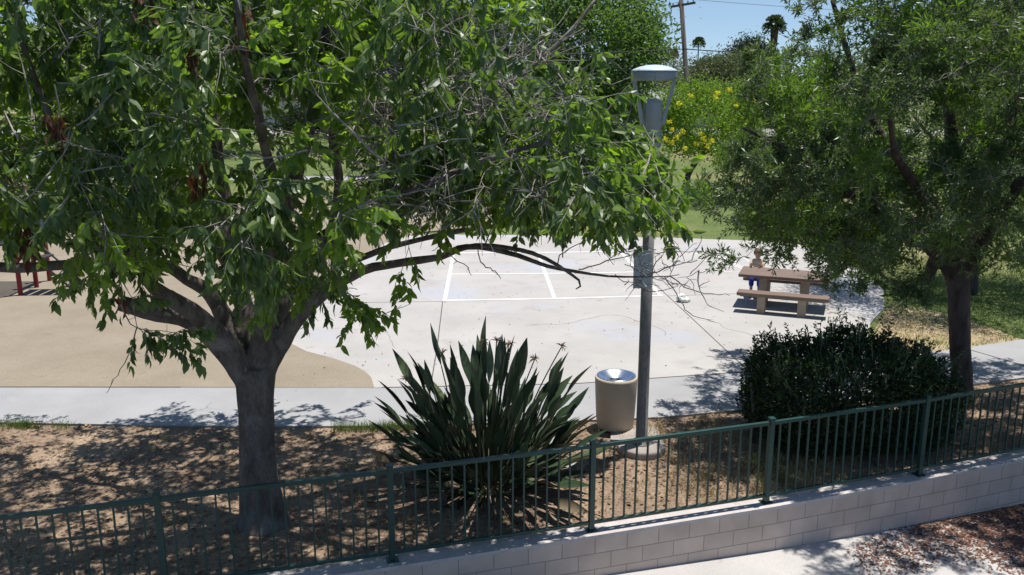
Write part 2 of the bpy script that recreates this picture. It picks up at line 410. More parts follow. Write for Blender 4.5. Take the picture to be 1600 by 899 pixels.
# ------------------------------------------------------------------ world and sun
SUN = Vector((0.15, 0.10, 1.0)).normalized()
elev = math.asin(SUN.z); azim = math.atan2(SUN.x, SUN.y)
w = bpy.data.worlds.new('World'); sc.world = w; w.use_nodes = True
wn = w.node_tree
sky = wn.nodes.new('ShaderNodeTexSky'); sky.sky_type = 'NISHITA'; sky.sun_disc = False
sky.sun_elevation = elev; sky.sun_rotation = azim
sky.air_density = 1.0; sky.dust_density = 0.0; sky.ozone_density = 1.6; sky.altitude = 900
tcw = wn.nodes.new('ShaderNodeTexCoord'); mpw = wn.nodes.new('ShaderNodeMapping'); mpw.vector_type = 'POINT'
mpw.inputs['Location'].default_value = (0, 0, 0.075)
wn.links.new(tcw.outputs['Generated'], mpw.inputs[0]); nvw = wn.nodes.new('ShaderNodeVectorMath'); nvw.operation = 'NORMALIZE'
wn.links.new(mpw.outputs[0], nvw.inputs[0]); wn.links.new(nvw.outputs[0], sky.inputs[0])
wn.links.new(sky.outputs[0], wn.nodes['Background'].inputs['Color'])
wn.nodes['Background'].inputs['Strength'].default_value = 0.09
sd = bpy.data.lights.new('sun', 'SUN'); sd.energy = 4.6; sd.angle = math.radians(0.53); sd.color = (1.0, 0.955, 0.89)
so = bpy.data.objects.new('sun', sd); COL.objects.link(so); so.location = (3, 2, 30)
so.rotation_euler = (-SUN).to_track_quat('-Z', 'Y').to_euler()
sc.view_settings.view_transform = 'Standard'; sc.view_settings.look = 'None'
sc.view_settings.exposure = 0.47; sc.view_settings.gamma = 1.0
sc.cycles.max_bounces = 8; sc.cycles.diffuse_bounces = 4; sc.cycles.glossy_bounces = 3; sc.cycles.transmission_bounces = 4
sc.cycles.use_denoising = True; sc.cycles.use_adaptive_sampling = False
sc.cycles.caustics_reflective = False; sc.cycles.caustics_refractive = False

# ------------------------------------------------------------------ ground
# fence posts run along the retaining wall
POSTS = [(-5.70, 7.46), (-3.49, 8.10), (-1.29, 8.74), (0.91, 9.40), (3.11, 10.09), (5.33, 10.87), (7.50, 11.70), (9.62, 12.60), (11.70, 13.58)]
def extend(pts, k=8.0):
    p = [Vector(q).to_2d() if len(q) == 3 else Vector(q) for q in pts]
    a = p[0] + (p[0] - p[1]) * k; b = p[-1] + (p[-1] - p[-2]) * k
    return [a] + p + [b]
LINE = extend(POSTS, 4.0)
def offset_line(line, d):
    out = []
    for i, p in enumerate(line):
        t = (line[min(i + 1, len(line) - 1)] - line[max(i - 1, 0)]).normalized()
        out.append(p + Vector((-t.y, t.x)) * d)
    return out
FRONT = offset_line(LINE, -0.13); BACK = offset_line(LINE, 0.11)
MID = offset_line(LINE, 0.0)
def wallY(X):
    for a, b in zip(LINE[:-1], LINE[1:]):
        if a.x <= X <= b.x: return a.y + (b.y - a.y) * (X - a.x) / (b.x - a.x)
    return LINE[0].y if X < LINE[0].x else LINE[-1].y

mb = MB()
far = [(900, 40), (900, 1500), (-900, 1500), (-900, 4)]
mb.sheet([tuple(p) for p in MID] + far, -0.05)
tag(mb.build('ground', M['lawn']), kind='structure')

# soil strip between the wall and the path
PATH_LO = [(-40, 13.0), (-20, 12.9), (-7.78, 12.78), (-4.13, 12.62), (-1.93, 12.65), (0.98, 12.86), (2.27, 12.99), (3.63, 13.32), (5.7, 13.86), (7.88, 14.53), (8.9, 14.86), (14, 16.75), (30, 23.5)]
PATH_HI = [(30, 25.6), (14, 18.85), (10.25, 17.23), (8.82, 16.66), (7.16, 16.05), (6.95, 16.5), (7.2, 17.4), (7.64, 18.43)]
def loY(X):
    for a, b in zip(PATH_LO[:-1], PATH_LO[1:]):
        if a[0] <= X <= b[0]: return a[1] + (b[1] - a[1]) * (X - a[0]) / (b[0] - a[0])
    return 13.0
xs = np.arange(-24, 24, 0.12); NJ = 60
V = []; 
for X in xs:
    y0 = wallY(X) + 0.05; y1 = loY(X) + 0.05
    for j in range(NJ):
        t = j / (NJ - 1); Y = y0 + (y1 - y0) * t
        z = -0.022 + 0.018 * mnoise.noise(Vector((X * 0.7, Y * 0.7, 0))) + 0.010 * mnoise.noise(Vector((X * 3, Y * 3, 5))) + 0.006 * mnoise.noise(Vector((X * 9, Y * 9, 2)))
        if t > 0.93: z -= 0.012
        V.append((X, Y, max(z, -0.045)))
ii = np.arange(len(xs) - 1)[:, None] * NJ + np.arange(NJ - 1)[None]
F = np.stack([ii, ii + NJ, ii + NJ + 1, ii + 1], -1).reshape(-1, 4)
tag(link('soil', np_mesh('soil', V, [(F, 0)], M['soil'], smooth=True)), kind='structure')

# plaza + path (concrete slabs), the play surface beside them
mb = MB()
plaza = [(-5.6, 14.36), (-2.29, 14.34), (1.1, 14.55), (4.0, 15.15), (7.16, 16.05), (6.95, 16.5), (7.2, 17.4), (7.64, 18.43), (8.5, 19.8), (9.15, 21.5), (9.5, 23.6), (9.54, 25.9), (9.04, 27.6), (7.95, 28.3), (5, 28.9), (0, 29.4), (-5.6, 29.6)]
mb.prism(plaza, -0.10, 0.0)
tag(mb.build('plaza', M['concrete']), kind='structure')
mb = MB()
hi_join = [(7.16, 16.05), (4.0, 15.15), (1.1, 14.55), (-2.29, 14.34), (-5.6, 14.36)]
path = PATH_LO + PATH_HI[:4] + [(x, y - 0.012) for x, y in hi_join] + [(-40, 14.45)]
mb.prism(path, -0.10, -0.002)
tag(mb.build('path', M['path']), kind='structure')
mb = MB()
tan = [(-40, 14.46), (-8.6, 14.38), (-2.33, 14.36), (-2.46, 14.87), (-2.62, 15.2), (-2.85, 15.51), (-3.34, 15.97), (-3.93, 16.4), (-4.5, 17.1), (-4.85, 18.2), (-4.9, 20), (-4.7, 22), (-4.4, 25), (-4.0, 28), (-3.0, 30.0), (-0.5, 31.5), (0.2, 34), (-1.5, 37), (-6, 39), (-40, 40)]
mb.prism(tan, -0.08, 0.004)
tag(mb.build('play_surface', M['tan']), kind='structure')
# path around the back of the play surface
mb = MB()
mb.sheet([(-40, 46.5), (-10, 46.2), (2, 45.6), (2.4, 47.3), (-10, 47.9), (-40, 48.2)], -0.044)
tag(mb.build('far_path', M['path']), kind='structure')
mb = MB(); mb.sheet([(-300, 84.2), (300, 84.2), (300, 93), (-300, 93)], -0.046)
tag(mb.build('street', M['street']), kind='structure')

def strip(mb, a, b, wdt, z):
    a = Vector(a); b = Vector(b); t = (b - a).normalized(); n = Vector((-t.y, t.x)) * wdt / 2
    mb.add([(*(a - n), z), (*(b - n), z), (*(b + n), z), (*(a + n), z)], [(0, 1, 2, 3)])
mb = MB()
for k, (a, b) in enumerate([((3.42, 24.5), (3.69, 21.37)), ((3.69, 21.37), (4.21, 15.3)), ((-1.62, 20.3), (-1.45, 16.6)), ((-1.45, 16.6), (-1.38, 14.42)), ((-1.6, 20.31), (-4.6, 20.15)), ((3.75, 20.86), (8.6, 21.5)), ((4.21, 15.25), (4.9, 13.68))]):
    strip(mb, a, b, 0.022, 0.003 if k < 6 else 0.002)
for a, b in [((-2.2, 14.35), (1.1, 14.55)), ((1.1, 14.55), (4.0, 15.15)), ((4.0, 15.15), (6.95, 15.97)), ((8.75, 16.6), (9.55, 15.1)), ((6.0, 15.66), (6.5, 14.15)), ((11.8, 17.9), (12.5, 16.25))]:
    strip(mb, a, b, 0.02, 0.004)
for k, (x, y, a, L_) in enumerate([(-4.2, 19, .3, 3.5), (0.3, 18.2, .1, 4.2), (2.2, 23.9, 1.2, 3.2), (5.2, 16.6, 1.9, 2.6), (4.6, 24.5, .4, 3)]):
    q = Vector((x, y)); n_ = 0
    while L_ > 0:
        a += random.uniform(-.45, .45); e = q + Vector((math.cos(a), math.sin(a))) * .14
        strip(mb, q, e, random.uniform(.004, .009), .0025 + .0003 * (n_ % 2)); q = e; L_ -= .14; n_ += 1
tag(mb.build('expansion_joints', M['joint']), kind='structure')
mb = MB()
WL = 0.085
strip(mb, (-1.58, 20.36), (-1.74, 26.3), WL, 0.0045)
strip(mb, (1.01, 20.63), (0.77, 26.28), WL, 0.0045)
strip(mb, (3.57, 20.92), (3.25, 26.43), WL, 0.0045)
strip(mb, (-1.62, 20.40), (1.0, 20.58), WL, 0.0065); strip(mb, (1.0, 20.58), (3.61, 20.88), WL, 0.0065)
strip(mb, (-1.62, 23.27), (0.85, 23.36), WL * .8, 0.0065); strip(mb, (0.85, 23.36), (3.4, 23.55), WL * .8, 0.0065)
strip(mb, (-1.74, 26.22), (0.77, 26.31), WL, 0.0065); strip(mb, (0.77, 26.31), (3.28, 26.44), WL, 0.0065)
tag(mb.build('court_lines', M['paint']), kind='structure')
mb = MB()
hx = Vector((0.93, 0.12)); hy = Vector((-0.14, 0.95))
def hop(cx, cy, wx, wy):
    c = Vector((cx, cy))
    P = [c, c + hx * wx, c + hx * wx + hy * wy, c + hy * wy]
    for i in range(4):
        a, b = P[i], P[(i + 1) % 4]
        t = (b - a).normalized() * 0.02
        strip(mb, a - t, b + t, 0.05, 0.0045 + 0.001 * (i % 2))
hop(5.75, 23.6, 0.62, 0.62); hop(5.68, 24.25, 0.62, 0.6); hop(6.35, 24.2, .62, .7); hop(6.2, 24.98, .6, .62); hop(5.56, 24.9, .6, .72); hop(5.95, 25.7, .6, .6)
tag(mb.build('hopscotch_lines', M['chalk']), kind='structure')
# square slab by the bin
mb = MB()
mb.prism([(1.42, 12.08), (2.12, 12.02), (2.19, 12.58), (1.5, 12.64)], -0.06, 0.015)
tag(mb.build('bin_slab', M['footing']), kind='structure')

# street side, below the wall
def frontZ(X): return -0.50 - 0.027 * (X - 1.3)
xs2 = np.linspace(-30, 40, 90)
mb = MB()
vs = []
for X in xs2:
    yw = wallY(X) - 0.02
    vs += [(X, yw, frontZ(X)), (X, yw - 3.4, frontZ(X) - 0.04), (X, yw - 3.4, frontZ(X) - 0.17)]
fs = []
for i in range(len(xs2) - 1):
    a = i * 3
    fs += [(a + 1, a + 4, a + 3, a), (a + 2, a + 5, a + 4, a + 1)]
mb.add(vs, fs)
tag(mb.build('sidewalk', M['sidewalk']), kind='structure')
mb = MB(); vs = []
for X in xs2:
    yw = wallY(X) - 3.42
    vs += [(X, yw, frontZ(X) - 0.165), (X, yw - 60, frontZ(X) - 0.2)]
mb.add(vs, [(i * 2 + 1, i * 2 + 3, i * 2 + 2, i * 2) for i in range(len(xs2) - 1)])
tag(mb.build('road', M['asphalt']), kind='structure')

# retaining wall
a, b = Vector(POSTS[0]), Vector(POSTS[-1])
wall = thing('retaining_wall', (0.91, 9.40, 0), 'low pinkish grey concrete block retaining wall below the green railing', 'wall')
WALL_T = 0.03
def strip_solid(mb, lf, lb, z0, z1):
    n = len(lf)
    vs = [(*p, z0) for p in lf] + [(*p, z0) for p in lb] + [(*p, z1) for p in lf] + [(*p, z1) for p in lb]
    fs = []
    for i in range(n - 1):
        fs += [(i, i + 1, 2 * n + i + 1, 2 * n + i), (n + i + 1, n + i, 3 * n + i, 3 * n + i + 1), (2 * n + i, 2 * n + i + 1, 3 * n + i + 1, 3 * n + i)]
    fs += [(0, 2 * n, 3 * n, n), (n - 1, 2 * n - 1, 4 * n - 1, 3 * n - 1)]
    mb.add(vs, fs)
mb = MB(); strip_solid(mb, FRONT, BACK, -1.3, -0.01)
wl = mb.build('block_courses', M['block'], wall)
ang = math.atan2(10.09 - 9.40, 2.2)
wl.data.transform(Matrix.Rotation(-ang, 4, 'Z')); wl.rotation_euler = (0, 0, ang)
mb = MB(); strip_solid(mb, offset_line(LINE, -0.134), offset_line(LINE, 0.113), -0.01, WALL_T)
mb.build('cap', M['footing'] if False else mat('wall_cap', (0.5, 0.465, 0.45), (0.42, 0.385, 0.37), scale=3, rough=0.9, fine=0.1, fscale=40, bump=0.3, bscale=60), wall)

# ------------------------------------------------------------------ fence
fence = thing('railing', (POSTS[3][0], POSTS[3][1], WALL_T), 'dark green steel picket railing along the top of the block wall', 'fence')
fb = base_of(fence)
pm = MB(); pm.box((0, 0, 0.545), (0.062, 0.062, 1.09), bev=0.004); pm.box((0, 0, 1.098), (0.074, 0.074, 0.016), bev=0.005)
pm.box((0, 0, 0.006), (0.13, 0.13, 0.012), bev=0.003)
post_me = pm.mesh('post', M['fence'])
bmx = MB(); bmx.box((0, 0, 0.545), (0.019, 0.019, 0.90))
bal_me = bmx.mesh('baluster', M['fence'])
def seg_ang(a, b): return math.atan2(b[1] - a[1], b[0] - a[0])
nb = 0
for i, p in enumerate(POSTS[:-1]):
    an = seg_ang(POSTS[max(i - 1, 0)], POSTS[i + 1])
    o = link('post', post_me, fence, Vector((p[0], p[1], WALL_T)) - fb); o.rotation_euler = (random.uniform(-.006, .006), random.uniform(-.006, .006), an)
for i in range(len(POSTS) - 2):
    a, b = Vector(POSTS[i]), Vector(POSTS[i + 1]); t = (b - a).normalized(); Ln = (b - a).length; an = seg_ang(a, b)
    a2, b2 = a + t * 0.031, b - t * 0.031; c = (a2 + b2) / 2; L2 = (b2 - a2).length
    for nm, z, h in (('top_rail', 1.035, 0.045), ('bottom_rail', 0.095, 0.035)):
        mb = MB(); mb.box((0, 0, 0), (L2, 0.044 if nm == 'top_rail' else 0.036, h), bev=0.004)
        o = link(nm, mb.mesh(nm, M['fence']), fence, Vector((c.x, c.y, WALL_T + z)) - fb); o.rotation_euler = (0, 0, an)
    for k in range(1, 17):
        q = a + (b - a) * (k / 17)
        if q.x < -5.1 or q.x > 7.4: continue
        o = link('baluster', bal_me, fence, Vector((q.x, q.y, WALL_T + 0.019)) - fb); o.rotation_euler = (random.uniform(-.004, .004), random.uniform(-.006, .006), an)
        nb += 1
print('balusters', nb)

# ------------------------------------------------------------------ street lamp
LX, LY = 1.82, 11.78
lamp = thing('street_lamp', (LX, LY, -0.02), 'blue grey park lamp with a flat round head on two arms and a dark pole', 'street lamp')
mb = MB(); mb.lathe([(0.0, -0.05), (0.335, -0.05), (0.34, 0.06), (0.325, 0.085), (0.0, 0.09)], (LX, LY, 0), 40)
mb.build('footing', M['footing'], lamp)
mb = MB(); mb.lathe([(0.14, 0.088), (0.14, 0.104), (0.095, 0.106), (0.093, 0.15), (0.083, 0.16), (0.079, 1.5), (0.075, 4.2), (0.0, 4.2)], (LX, LY, 0), 24)
po = mb.build('pole', M['pole'], lamp)
s0 = at(1019, 391, LY - .1); s1 = at(989, 451, LY - .1)
mb = MB(); mb.box(((s0.x + s1.x) / 2, LY - .095, (s0.z + s1.z) / 2), (abs(s0.x - s1.x), .012, abs(s0.z - s1.z)), bev=.004); mb.build('sign_panel', M['lamp'], lamp)
for k in range(4):
    mb = MB()
    a = PI / 4 + k * PI / 2
    mb.lathe([(0.0, 0.135), (0.014, 0.13), (0.016, 0.104)], (LX + 0.118 * math.cos(a), LY + 0.118 * math.sin(a), 0), 8)
    mb.build('anchor_bolt', M['pole'], po)
mb = MB(); mb.lathe([(0.07, 4.20), (0.112, 4.205), (0.118, 4.215), (0.118, 4.44), (0.116, 4.445), (0.116, 4.46), (0.122, 4.465), (0.122, 4.77), (0.12, 4.785), (0.10, 4.81), (0.06, 4.83), (0, 4.838)], (LX, LY, 0), 32)
mb.build('housing', M['lamp'], lamp)
for k in range(2):
    a = math.radians((182, -6)[k])
    d = Vector((math.cos(a), math.sin(a), 0)); n = Vector((-d.y, d.x, 0))
    prof = [(0.13, 4.50), (0.155, 4.62), (0.19, 4.78), (0.235, 4.95), (0.252, 5.04), (0.25, 5.09)]
    mb = MB(); vs = []
    for r, z in prof:
        for s, q in ((-1, -1), (1, -1), (1, 1), (-1, 1)):
            vs.append(Vector((LX, LY, z)) + d * (r + 0.022 * q) + n * (0.036 * s))
    fs = []
    for i in range(len(prof) - 1):
        for j in range(4):
            fs.append((i * 4 + j, i * 4 + (j + 1) % 4, i * 4 + 4 + (j + 1) % 4, i * 4 + 4 + j))
    fs += [(3, 2, 1, 0), tuple(len(vs) - 4 + j for j in range(4))]
    mb.add(vs, fs); mb.build('arm', M['lamp'], lamp)
mb = MB(); mb.lathe([(0.0, 5.075), (0.20, 5.075), (0.245, 5.06), (0.272, 5.058), (0.285, 5.075), (0.288, 5.12), (0.285, 5.168), (0.27, 5.172)], (LX, LY, 0), 48)
hd = mb.build('head_band', M['lamp'], lamp)
mb = MB(); mb.box((LX - 0.01, LY - 0.287, 5.115), (0.035, 0.01, 0.10), bev=0.002); mb.build('latch', M['lamp'], hd)
mb = MB(); mb.lathe([(0.0, 5.068), (0.19, 5.068), (0.20, 5.074)], (LX, LY, 0), 40); mb.build('lens', M['lamp_glass'], hd)
mb = MB(); mb.lathe([(0.27, 5.172), (0.292, 5.176), (0.292, 5.186), (0.26, 5.205), (0.19, 5.232), (0.1, 5.252), (0.0, 5.258)], (LX, LY, 0), 48)
mb.build('lid', M['lamp_lid'], lamp)

# ------------------------------------------------------------------ litter bin
TX, TY = 1.545, 12.62
tb = thing('litter_bin', (TX, TY, -0.01), 'round tan aggregate litter bin with a shiny metal funnel top beside the lamp pole', 'litter bin')
mb = MB(); mb.lathe([(r_ * 1.1, z_) for r_, z_ in [(0.0, 0.0), (0.225, 0.0), (0.24, 0.01), (0.25, 0.05), (0.262, 0.2), (0.278, 0.55), (0.286, 0.765), (0.284, 0.785), (0.272, 0.80), (0.258, 0.803), (0.256, 0.78), (0.256, 0.6), (0, 0.6)]], (TX, TY, 0), 48)
mb.build('body', M['can'], tb)
mb = MB(); mb.lathe([(r_ * 1.1, z_) for r_, z_ in [(0.262, 0.795), (0.264, 0.808), (0.25, 0.814), (0.235, 0.806), (0.19, 0.775), (0.13, 0.742), (0.085, 0.725), (0.082, 0.69)]], (TX, TY, 0), 48)
fn = mb.build('funnel_lid', M['alu'], tb)
mb = MB(); mb.lathe([(r_ * 1.1, z_) for r_, z_ in [(0.083, 0.70), (0.0, 0.70)]], (TX, TY, 0), 24); mb.build('dark_hole_fill', M['black'], fn)  # black disc closes the funnel hole, painted darkness for its unlit inside

# ------------------------------------------------------------------ picnic table and benches
TA = math.atan2(-0.72, 1.85)
TC = Vector((6.22, 19.92, 0))
tdir = Vector((math.cos(TA), math.sin(TA), 0)); tper = Vector((-tdir.y, tdir.x, 0))
def local_thing(name, c, label, cat, group=None): return thing(name, c, label, cat, group, TA)
def lbuild(mb, name, m, parent): return link(name, mb.mesh(name, m), parent)
tbl = local_thing('picnic_table', TC, 'brown topped picnic table on two tan concrete slab legs on the plaza', 'table')
mb = MB(); mb.box((0, 0, 0.73), (1.98, 0.92, 0.075), bev=0.018); lbuild(mb, 'tabletop', M['plank'], tbl)
def slab_leg(x, h, w_top, w_bot, t):
    mb = MB()
    prof = [(-w_top / 2, h), (-w_bot / 2 * 0.92, 0.08), (-w_bot / 2, 0.0), (w_bot / 2, 0.0), (w_bot / 2 * 0.92, 0.08), (w_top / 2, h)]
    vs = [(x - t / 2, y, z) for y, z in prof] + [(x + t / 2, y, z) for y, z in prof]
    n = len(prof)
    fs = [tuple(range(n)), tuple(range(2 * n - 1, n - 1, -1))] + [(i, i + n, (i + 1) % n + n, (i + 1) % n) for i in range(n)]
    mb.add(vs, fs); return mb
for x in (-0.45, 0.45): lbuild(slab_leg(x, 0.692, 0.74, 0.6, 0.17), 'leg', M['precast'], tbl)
for s, lab in ((-1, 'near brown concrete bench in front of the picnic table'), (1, 'far brown concrete bench behind the picnic table with a child sitting on it')):
    bn = local_thing('picnic_bench', TC + tper * (0.80 * s) + tdir * (-0.03 * s), lab, 'bench', 'benches at the picnic table')
    mb = MB(); mb.box((0, 0, 0.42), (1.95, 0.33, 0.085), bev=0.02); lbuild(mb, 'seat', M['plank'], bn)
    for x in (-0.44, 0.42): lbuild(slab_leg(x, 0.378, 0.29, 0.30, 0.17), 'leg', M['precast'], bn)

# ------------------------------------------------------------------ people
def skinned(verts, edges, radii, sub=2):
    me = bpy.data.meshes.new('tmp'); me.from_pydata(verts, edges, [])
    ob = bpy.data.objects.new('tmp', me); COL.objects.link(ob)
    ob.modifiers.new('skin', 'SKIN')
    for i, r in enumerate(radii):
        s = me.skin_vertices[0].data[i]; s.radius = (r, r) if not hasattr(r, '__len__') else r; s.use_root = (i == 0)
    ss = ob.modifiers.new('sub', 'SUBSURF'); ss.levels = sub; ss.render_levels = sub
    dg = bpy.context.evaluated_depsgraph_get()
    out = bpy.data.meshes.new_from_object(ob.evaluated_get(dg))
    bpy.data.objects.remove(ob); bpy.data.meshes.remove(me)
    for p in out.polygons: p.use_smooth = True
    return out

def put_skin(name, mdl, m, parent, radd=0.0):
    v, e, r = mdl
    me = skinned(v, e, [x + radd for x in r]); me.name = name; me.materials.clear(); me.materials.append(m)
    return link(name, me, parent)

def figure(loc, rz, label, k, seated, hair, shirt, shorts):
    """child figure; local frame: faces -Y, z up, k = standing height in metres"""
    t = thing('person', loc, label, 'person', rz=rz)
    h = k
    if seated:
        hip = 0.50; knee = [(-.09, -.30 * h, hip - 0.01), (.09, -.30 * h, hip - 0.01)]
        foot = [(-.09, -.27 * h, 0.05), (.09, -.27 * h, 0.05)]; toe = [(-.09, -.36 * h, 0.03), (.09, -.36 * h, 0.03)]
        lean = -0.08
    else:
        hip = 0.48 * h; knee = [(-.075, -.02, .26 * h), (.085, -.03, .26 * h)]
        foot = [(-.08, 0.0, 0.05), (.10, 0.02, 0.05)]; toe = [(-.085, -.11 * h, 0.025), (.105, -.09 * h, 0.025)]
        lean = -0.01
    wst = (0, lean * .3, hip + .12 * h); chest = (0, lean * .8, hip + .25 * h); neck = (0, lean, hip + .335 * h)
    head0 = (0, lean * 1.1, hip + .37 * h); head1 = (0, lean * 1.25, hip + .45 * h); head2 = (0, lean * 1.2, hip + .52 * h)
    sh = .105 * h
    if seated:
        elb = [(-sh - .03, lean - .13, hip + .17 * h), (sh + .03, lean - .13, hip + .17 * h)]; wr = [(-.10, lean - .34, .83), (.10, lean - .34, .83)]
    else:
        elb = [(-sh - .05, lean + .02, hip + .12 * h), (sh + .05, lean + .02, hip + .12 * h)]; wr = [(-sh - .06, lean - .06, hip - .02 * h), (sh + .06, lean - .06, hip - .02 * h)]
    V = [(0, 0, hip), wst, chest, neck, head0, head1, head2]
    R = [.085 * h, .075 * h, .085 * h, .034 * h, .05 * h, .072 * h, .05 * h]
    E = [(0, 1), (1, 2), (2, 3), (3, 4), (4, 5), (5, 6)]
    def ad(p, r, par):
        V.append(tuple(p)); R.append(r); E.append((par, len(V) - 1)); return len(V) - 1
    for s in (0, 1):
        sx = (-1, 1)[s]
        hp = ad((sx * .065 * h, -0.01, hip - .03 * h if not seated else hip - .01), .06 * h, 0)
        kn = ad(knee[s], .042 * h, hp)
        an = ad(foot[s], .026 * h, kn); ad(toe[s], .022 * h, an)
        so_ = ad((sx * sh, lean * .9, hip + .31 * h), .038 * h, 2)
        el = ad(elb[s], .027 * h, so_); w_ = ad(wr[s], .019 * h, el)
        d = (Vector(wr[s]) - Vector(elb[s])).normalized()
        ad(Vector(wr[s]) + d * .045 * h, .022 * h, w_)
    me = skinned(V, E, R); me.materials.append(M['skin'])
    bm = bmesh.new(); bm.from_mesh(me)
    # nose and ears, five fingers on each hand
    def blob(c, r):
        bmesh.ops.create_icosphere(bm, subdivisions=1, radius=r, matrix=Matrix.Translation(c))
    blob((0, head1[1] - .074 * h, head1[2] - .008 * h), .014 * h)
    for sx in (-1, 1): blob((sx * .07 * h, head1[1], head1[2]), .018 * h)
    bm.to_mesh(me); bm.free()
    fm = MB()
    for s in (0, 1):
        d = (Vector(wr[s]) - Vector(elb[s])).normalized(); x = d.cross(Vector((0, 0, 1))); x = x.normalized() if x.length > .1 else Vector((0, 1, 0))
        pz = Vector(wr[s]) + d * .05 * h
        for f in range(4):
            b0 = pz + x * (.012 * h * (f - 1.5)); L_ = (.038, .045, .042, .033)[f] * h
            fm.tube([b0, b0 + d * L_ * .6, b0 + d * L_ * .95 + Vector((0, 0, -.006))], [.0065 * h, .006 * h, .005 * h], 6)
        b0 = Vector(wr[s]) + d * .02 * h
        fm.tube([b0, b0 + x * .028 * h + d * .015 * h, b0 + x * .03 * h + d * .035 * h], [.008 * h, .007 * h, .005 * h], 6)
    bm = bmesh.new(); bm.from_mesh(me); tmp = fm.mesh('f', M['skin']); bm.from_mesh(tmp); bm.to_mesh(me); bm.free()
    body = link('body', me, t)
    for sx in (-1, 1):
        mb = MB(); c = (sx * .027 * h, head1[1] - .066 * h, head1[2] + .01 * h)
        mb.lathe([(0, -.009 * h), (.008 * h, -.004 * h), (.008 * h, .004 * h), (0, .009 * h)], c, 8)
        link('eye', mb.mesh('eye', M['black']), body)
    mb = MB(); mb.box((0, head1[1] - .068 * h, head1[2] - .032 * h), (.034 * h, .012 * h, .008 * h), bev=.002); link('mouth', mb.mesh('mouth', M['scar']), body)
    # hair
    hm = bmesh.new(); bmesh.ops.create_uvsphere(hm, u_segments=20, v_segments=12, radius=.088 * h, matrix=Matrix.Translation((0, head1[1] + .012, head1[2] + .022 * h)))
    for v in list(hm.verts):
        if v.co.z < head1[2] + (.03 * h if v.co.y < head1[1] else -.06 * h): hm.verts.remove(v)
    hme = bpy.data.meshes.new('hair'); hm.to_mesh(hme); hm.free(); hme.materials.append(hair)
    for p in hme.polygons: p.use_smooth = True
    link('hair', hme, t)
    # shirt over torso and upper arms
    V2 = [wst, chest, (0, lean * .9, hip + .31 * h), (0, 0, hip + .03 * h)]; R2 = [.085 * h, .094 * h, .05 * h, .092 * h]; E2 = [(0, 1), (1, 2), (0, 3)]
    for s in (0, 1):
        sx = (-1, 1)[s]; V2.append((sx * sh, lean * .9, hip + .305 * h)); R2.append(.048 * h); E2.append((1, len(V2) - 1))
        e_ = Vector((sx * sh, lean * .9, hip + .305 * h)).lerp(Vector(elb[s]), .75); V2.append(tuple(e_)); R2.append(.038 * h); E2.append((len(V2) - 2, len(V2) - 1))
    put_skin('shirt', (V2, E2, R2), shirt, t)
    V3 = [(0, 0, hip + .01)]; R3 = [.094 * h]; E3 = []
    for s in (0, 1):
        sx = (-1, 1)[s]; hpz = (sx * .065 * h, -0.01, hip - .03 * h if not seated else hip - .01)
        V3.append(hpz); R3.append(.071 * h); E3.append((0, len(V3) - 1))
        V3.append(tuple(Vector(hpz).lerp(Vector(knee[s]), .8 if not seated else 1.0))); R3.append(.056 * h); E3.append((len(V3) - 2, len(V3) - 1))
        if seated: V3.append(tuple(Vector(knee[s]).lerp(Vector(foot[s]), .5))); R3.append(.052 * h); E3.append((len(V3) - 2, len(V3) - 1))
    put_skin('shorts', (V3, E3, R3), shorts, t)
    for s in (0, 1):
        put_skin('shoe', ([foot[s], tuple(Vector(foot[s]).lerp(Vector(toe[s]), .5)), toe[s]], [(0, 1), (1, 2)], [.034 * h, .032 * h, .028 * h]), M['shoe'], t)
    return t
fbc = TC + tper * 0.82 - tdir * 0.70
figure((fbc.x, fbc.y, 0), TA, 'child in blue shorts sitting on the far bench behind the picnic table', 1.18, True, M['hair'], M['cream_shirt'], M['blue_shorts'])
figure((-4.2, 36.7, 0.004), math.radians(20), 'child in white shirt and teal shorts standing on the play surface behind the large tree', 1.28, False, M['hair'], M['white_shirt'], M['teal_shorts'])

# crumpled bag on the plaza
bm = bmesh.new(); bmesh.ops.create_icosphere(bm, subdivisions=3, radius=0.13)
for v in bm.verts:
    v.co *= 1 + 0.45 * mnoise.noise(v.co * 9) + 0.2 * mnoise.noise(v.co * 22)
    v.co.x *= 1.0; v.co.z = max(v.co.z * 0.8, -0.08)
    if v.co.x > 0.05: v.co.z = min(v.co.z, 0.0); v.co.x *= 1.3
bme = bpy.data.meshes.new('paper_bag'); bm.to_mesh(bme); bm.free(); bme.materials.append(M['paper'])
tag(link('paper_bag', bme, None, (3.98, 20.3, 0.082)), 'small crumpled white paper bag lying on the plaza left of the picnic bench', 'paper bag')

# ------------------------------------------------------------------ play structure
ps = thing('play_structure', (-12.3, 21.8, 0.004), 'playground structure on red posts under a dark raised deck at the left edge', 'playground')
pb = base_of(ps)
pxs = [(-11.82, 20.95), (-11.9, 22.5), (-13.7, 20.9), (-13.8, 22.5), (-11.85, 21.75)]
for x, y in pxs:
    mb = MB(); mb.lathe([(0.0, 2.9), (0.04, 2.89), (0.055, 2.86), (0.055, 0.0)], (x, y, 0.004), 14)
    mb.build('post', M['red'], ps)
mb = MB()
for k in range(14): mb.box((-12.8, 20.98 + k * 0.116, 1.22), (1.95, 0.07, 0.05))
mb.box((-11.86, 21.75, 1.2), (0.06, 1.6, 0.1)); mb.box((-13.74, 21.75, 1.2), (0.06, 1.6, 0.1))
mb.build('deck', M['deck'], ps)
mb = MB(); mb.box((-12.8, 20.9, 1.68), (1.7, 0.035, 0.72), bev=0.01); mb.build('panel', M['panel_green'], ps)
mb = MB(); mb.box((-11.86, 22.1, 1.68), (0.035, 0.6, 0.72), bev=0.01); mb.build('panel', M['panel_blue'], ps)
mb = MB()
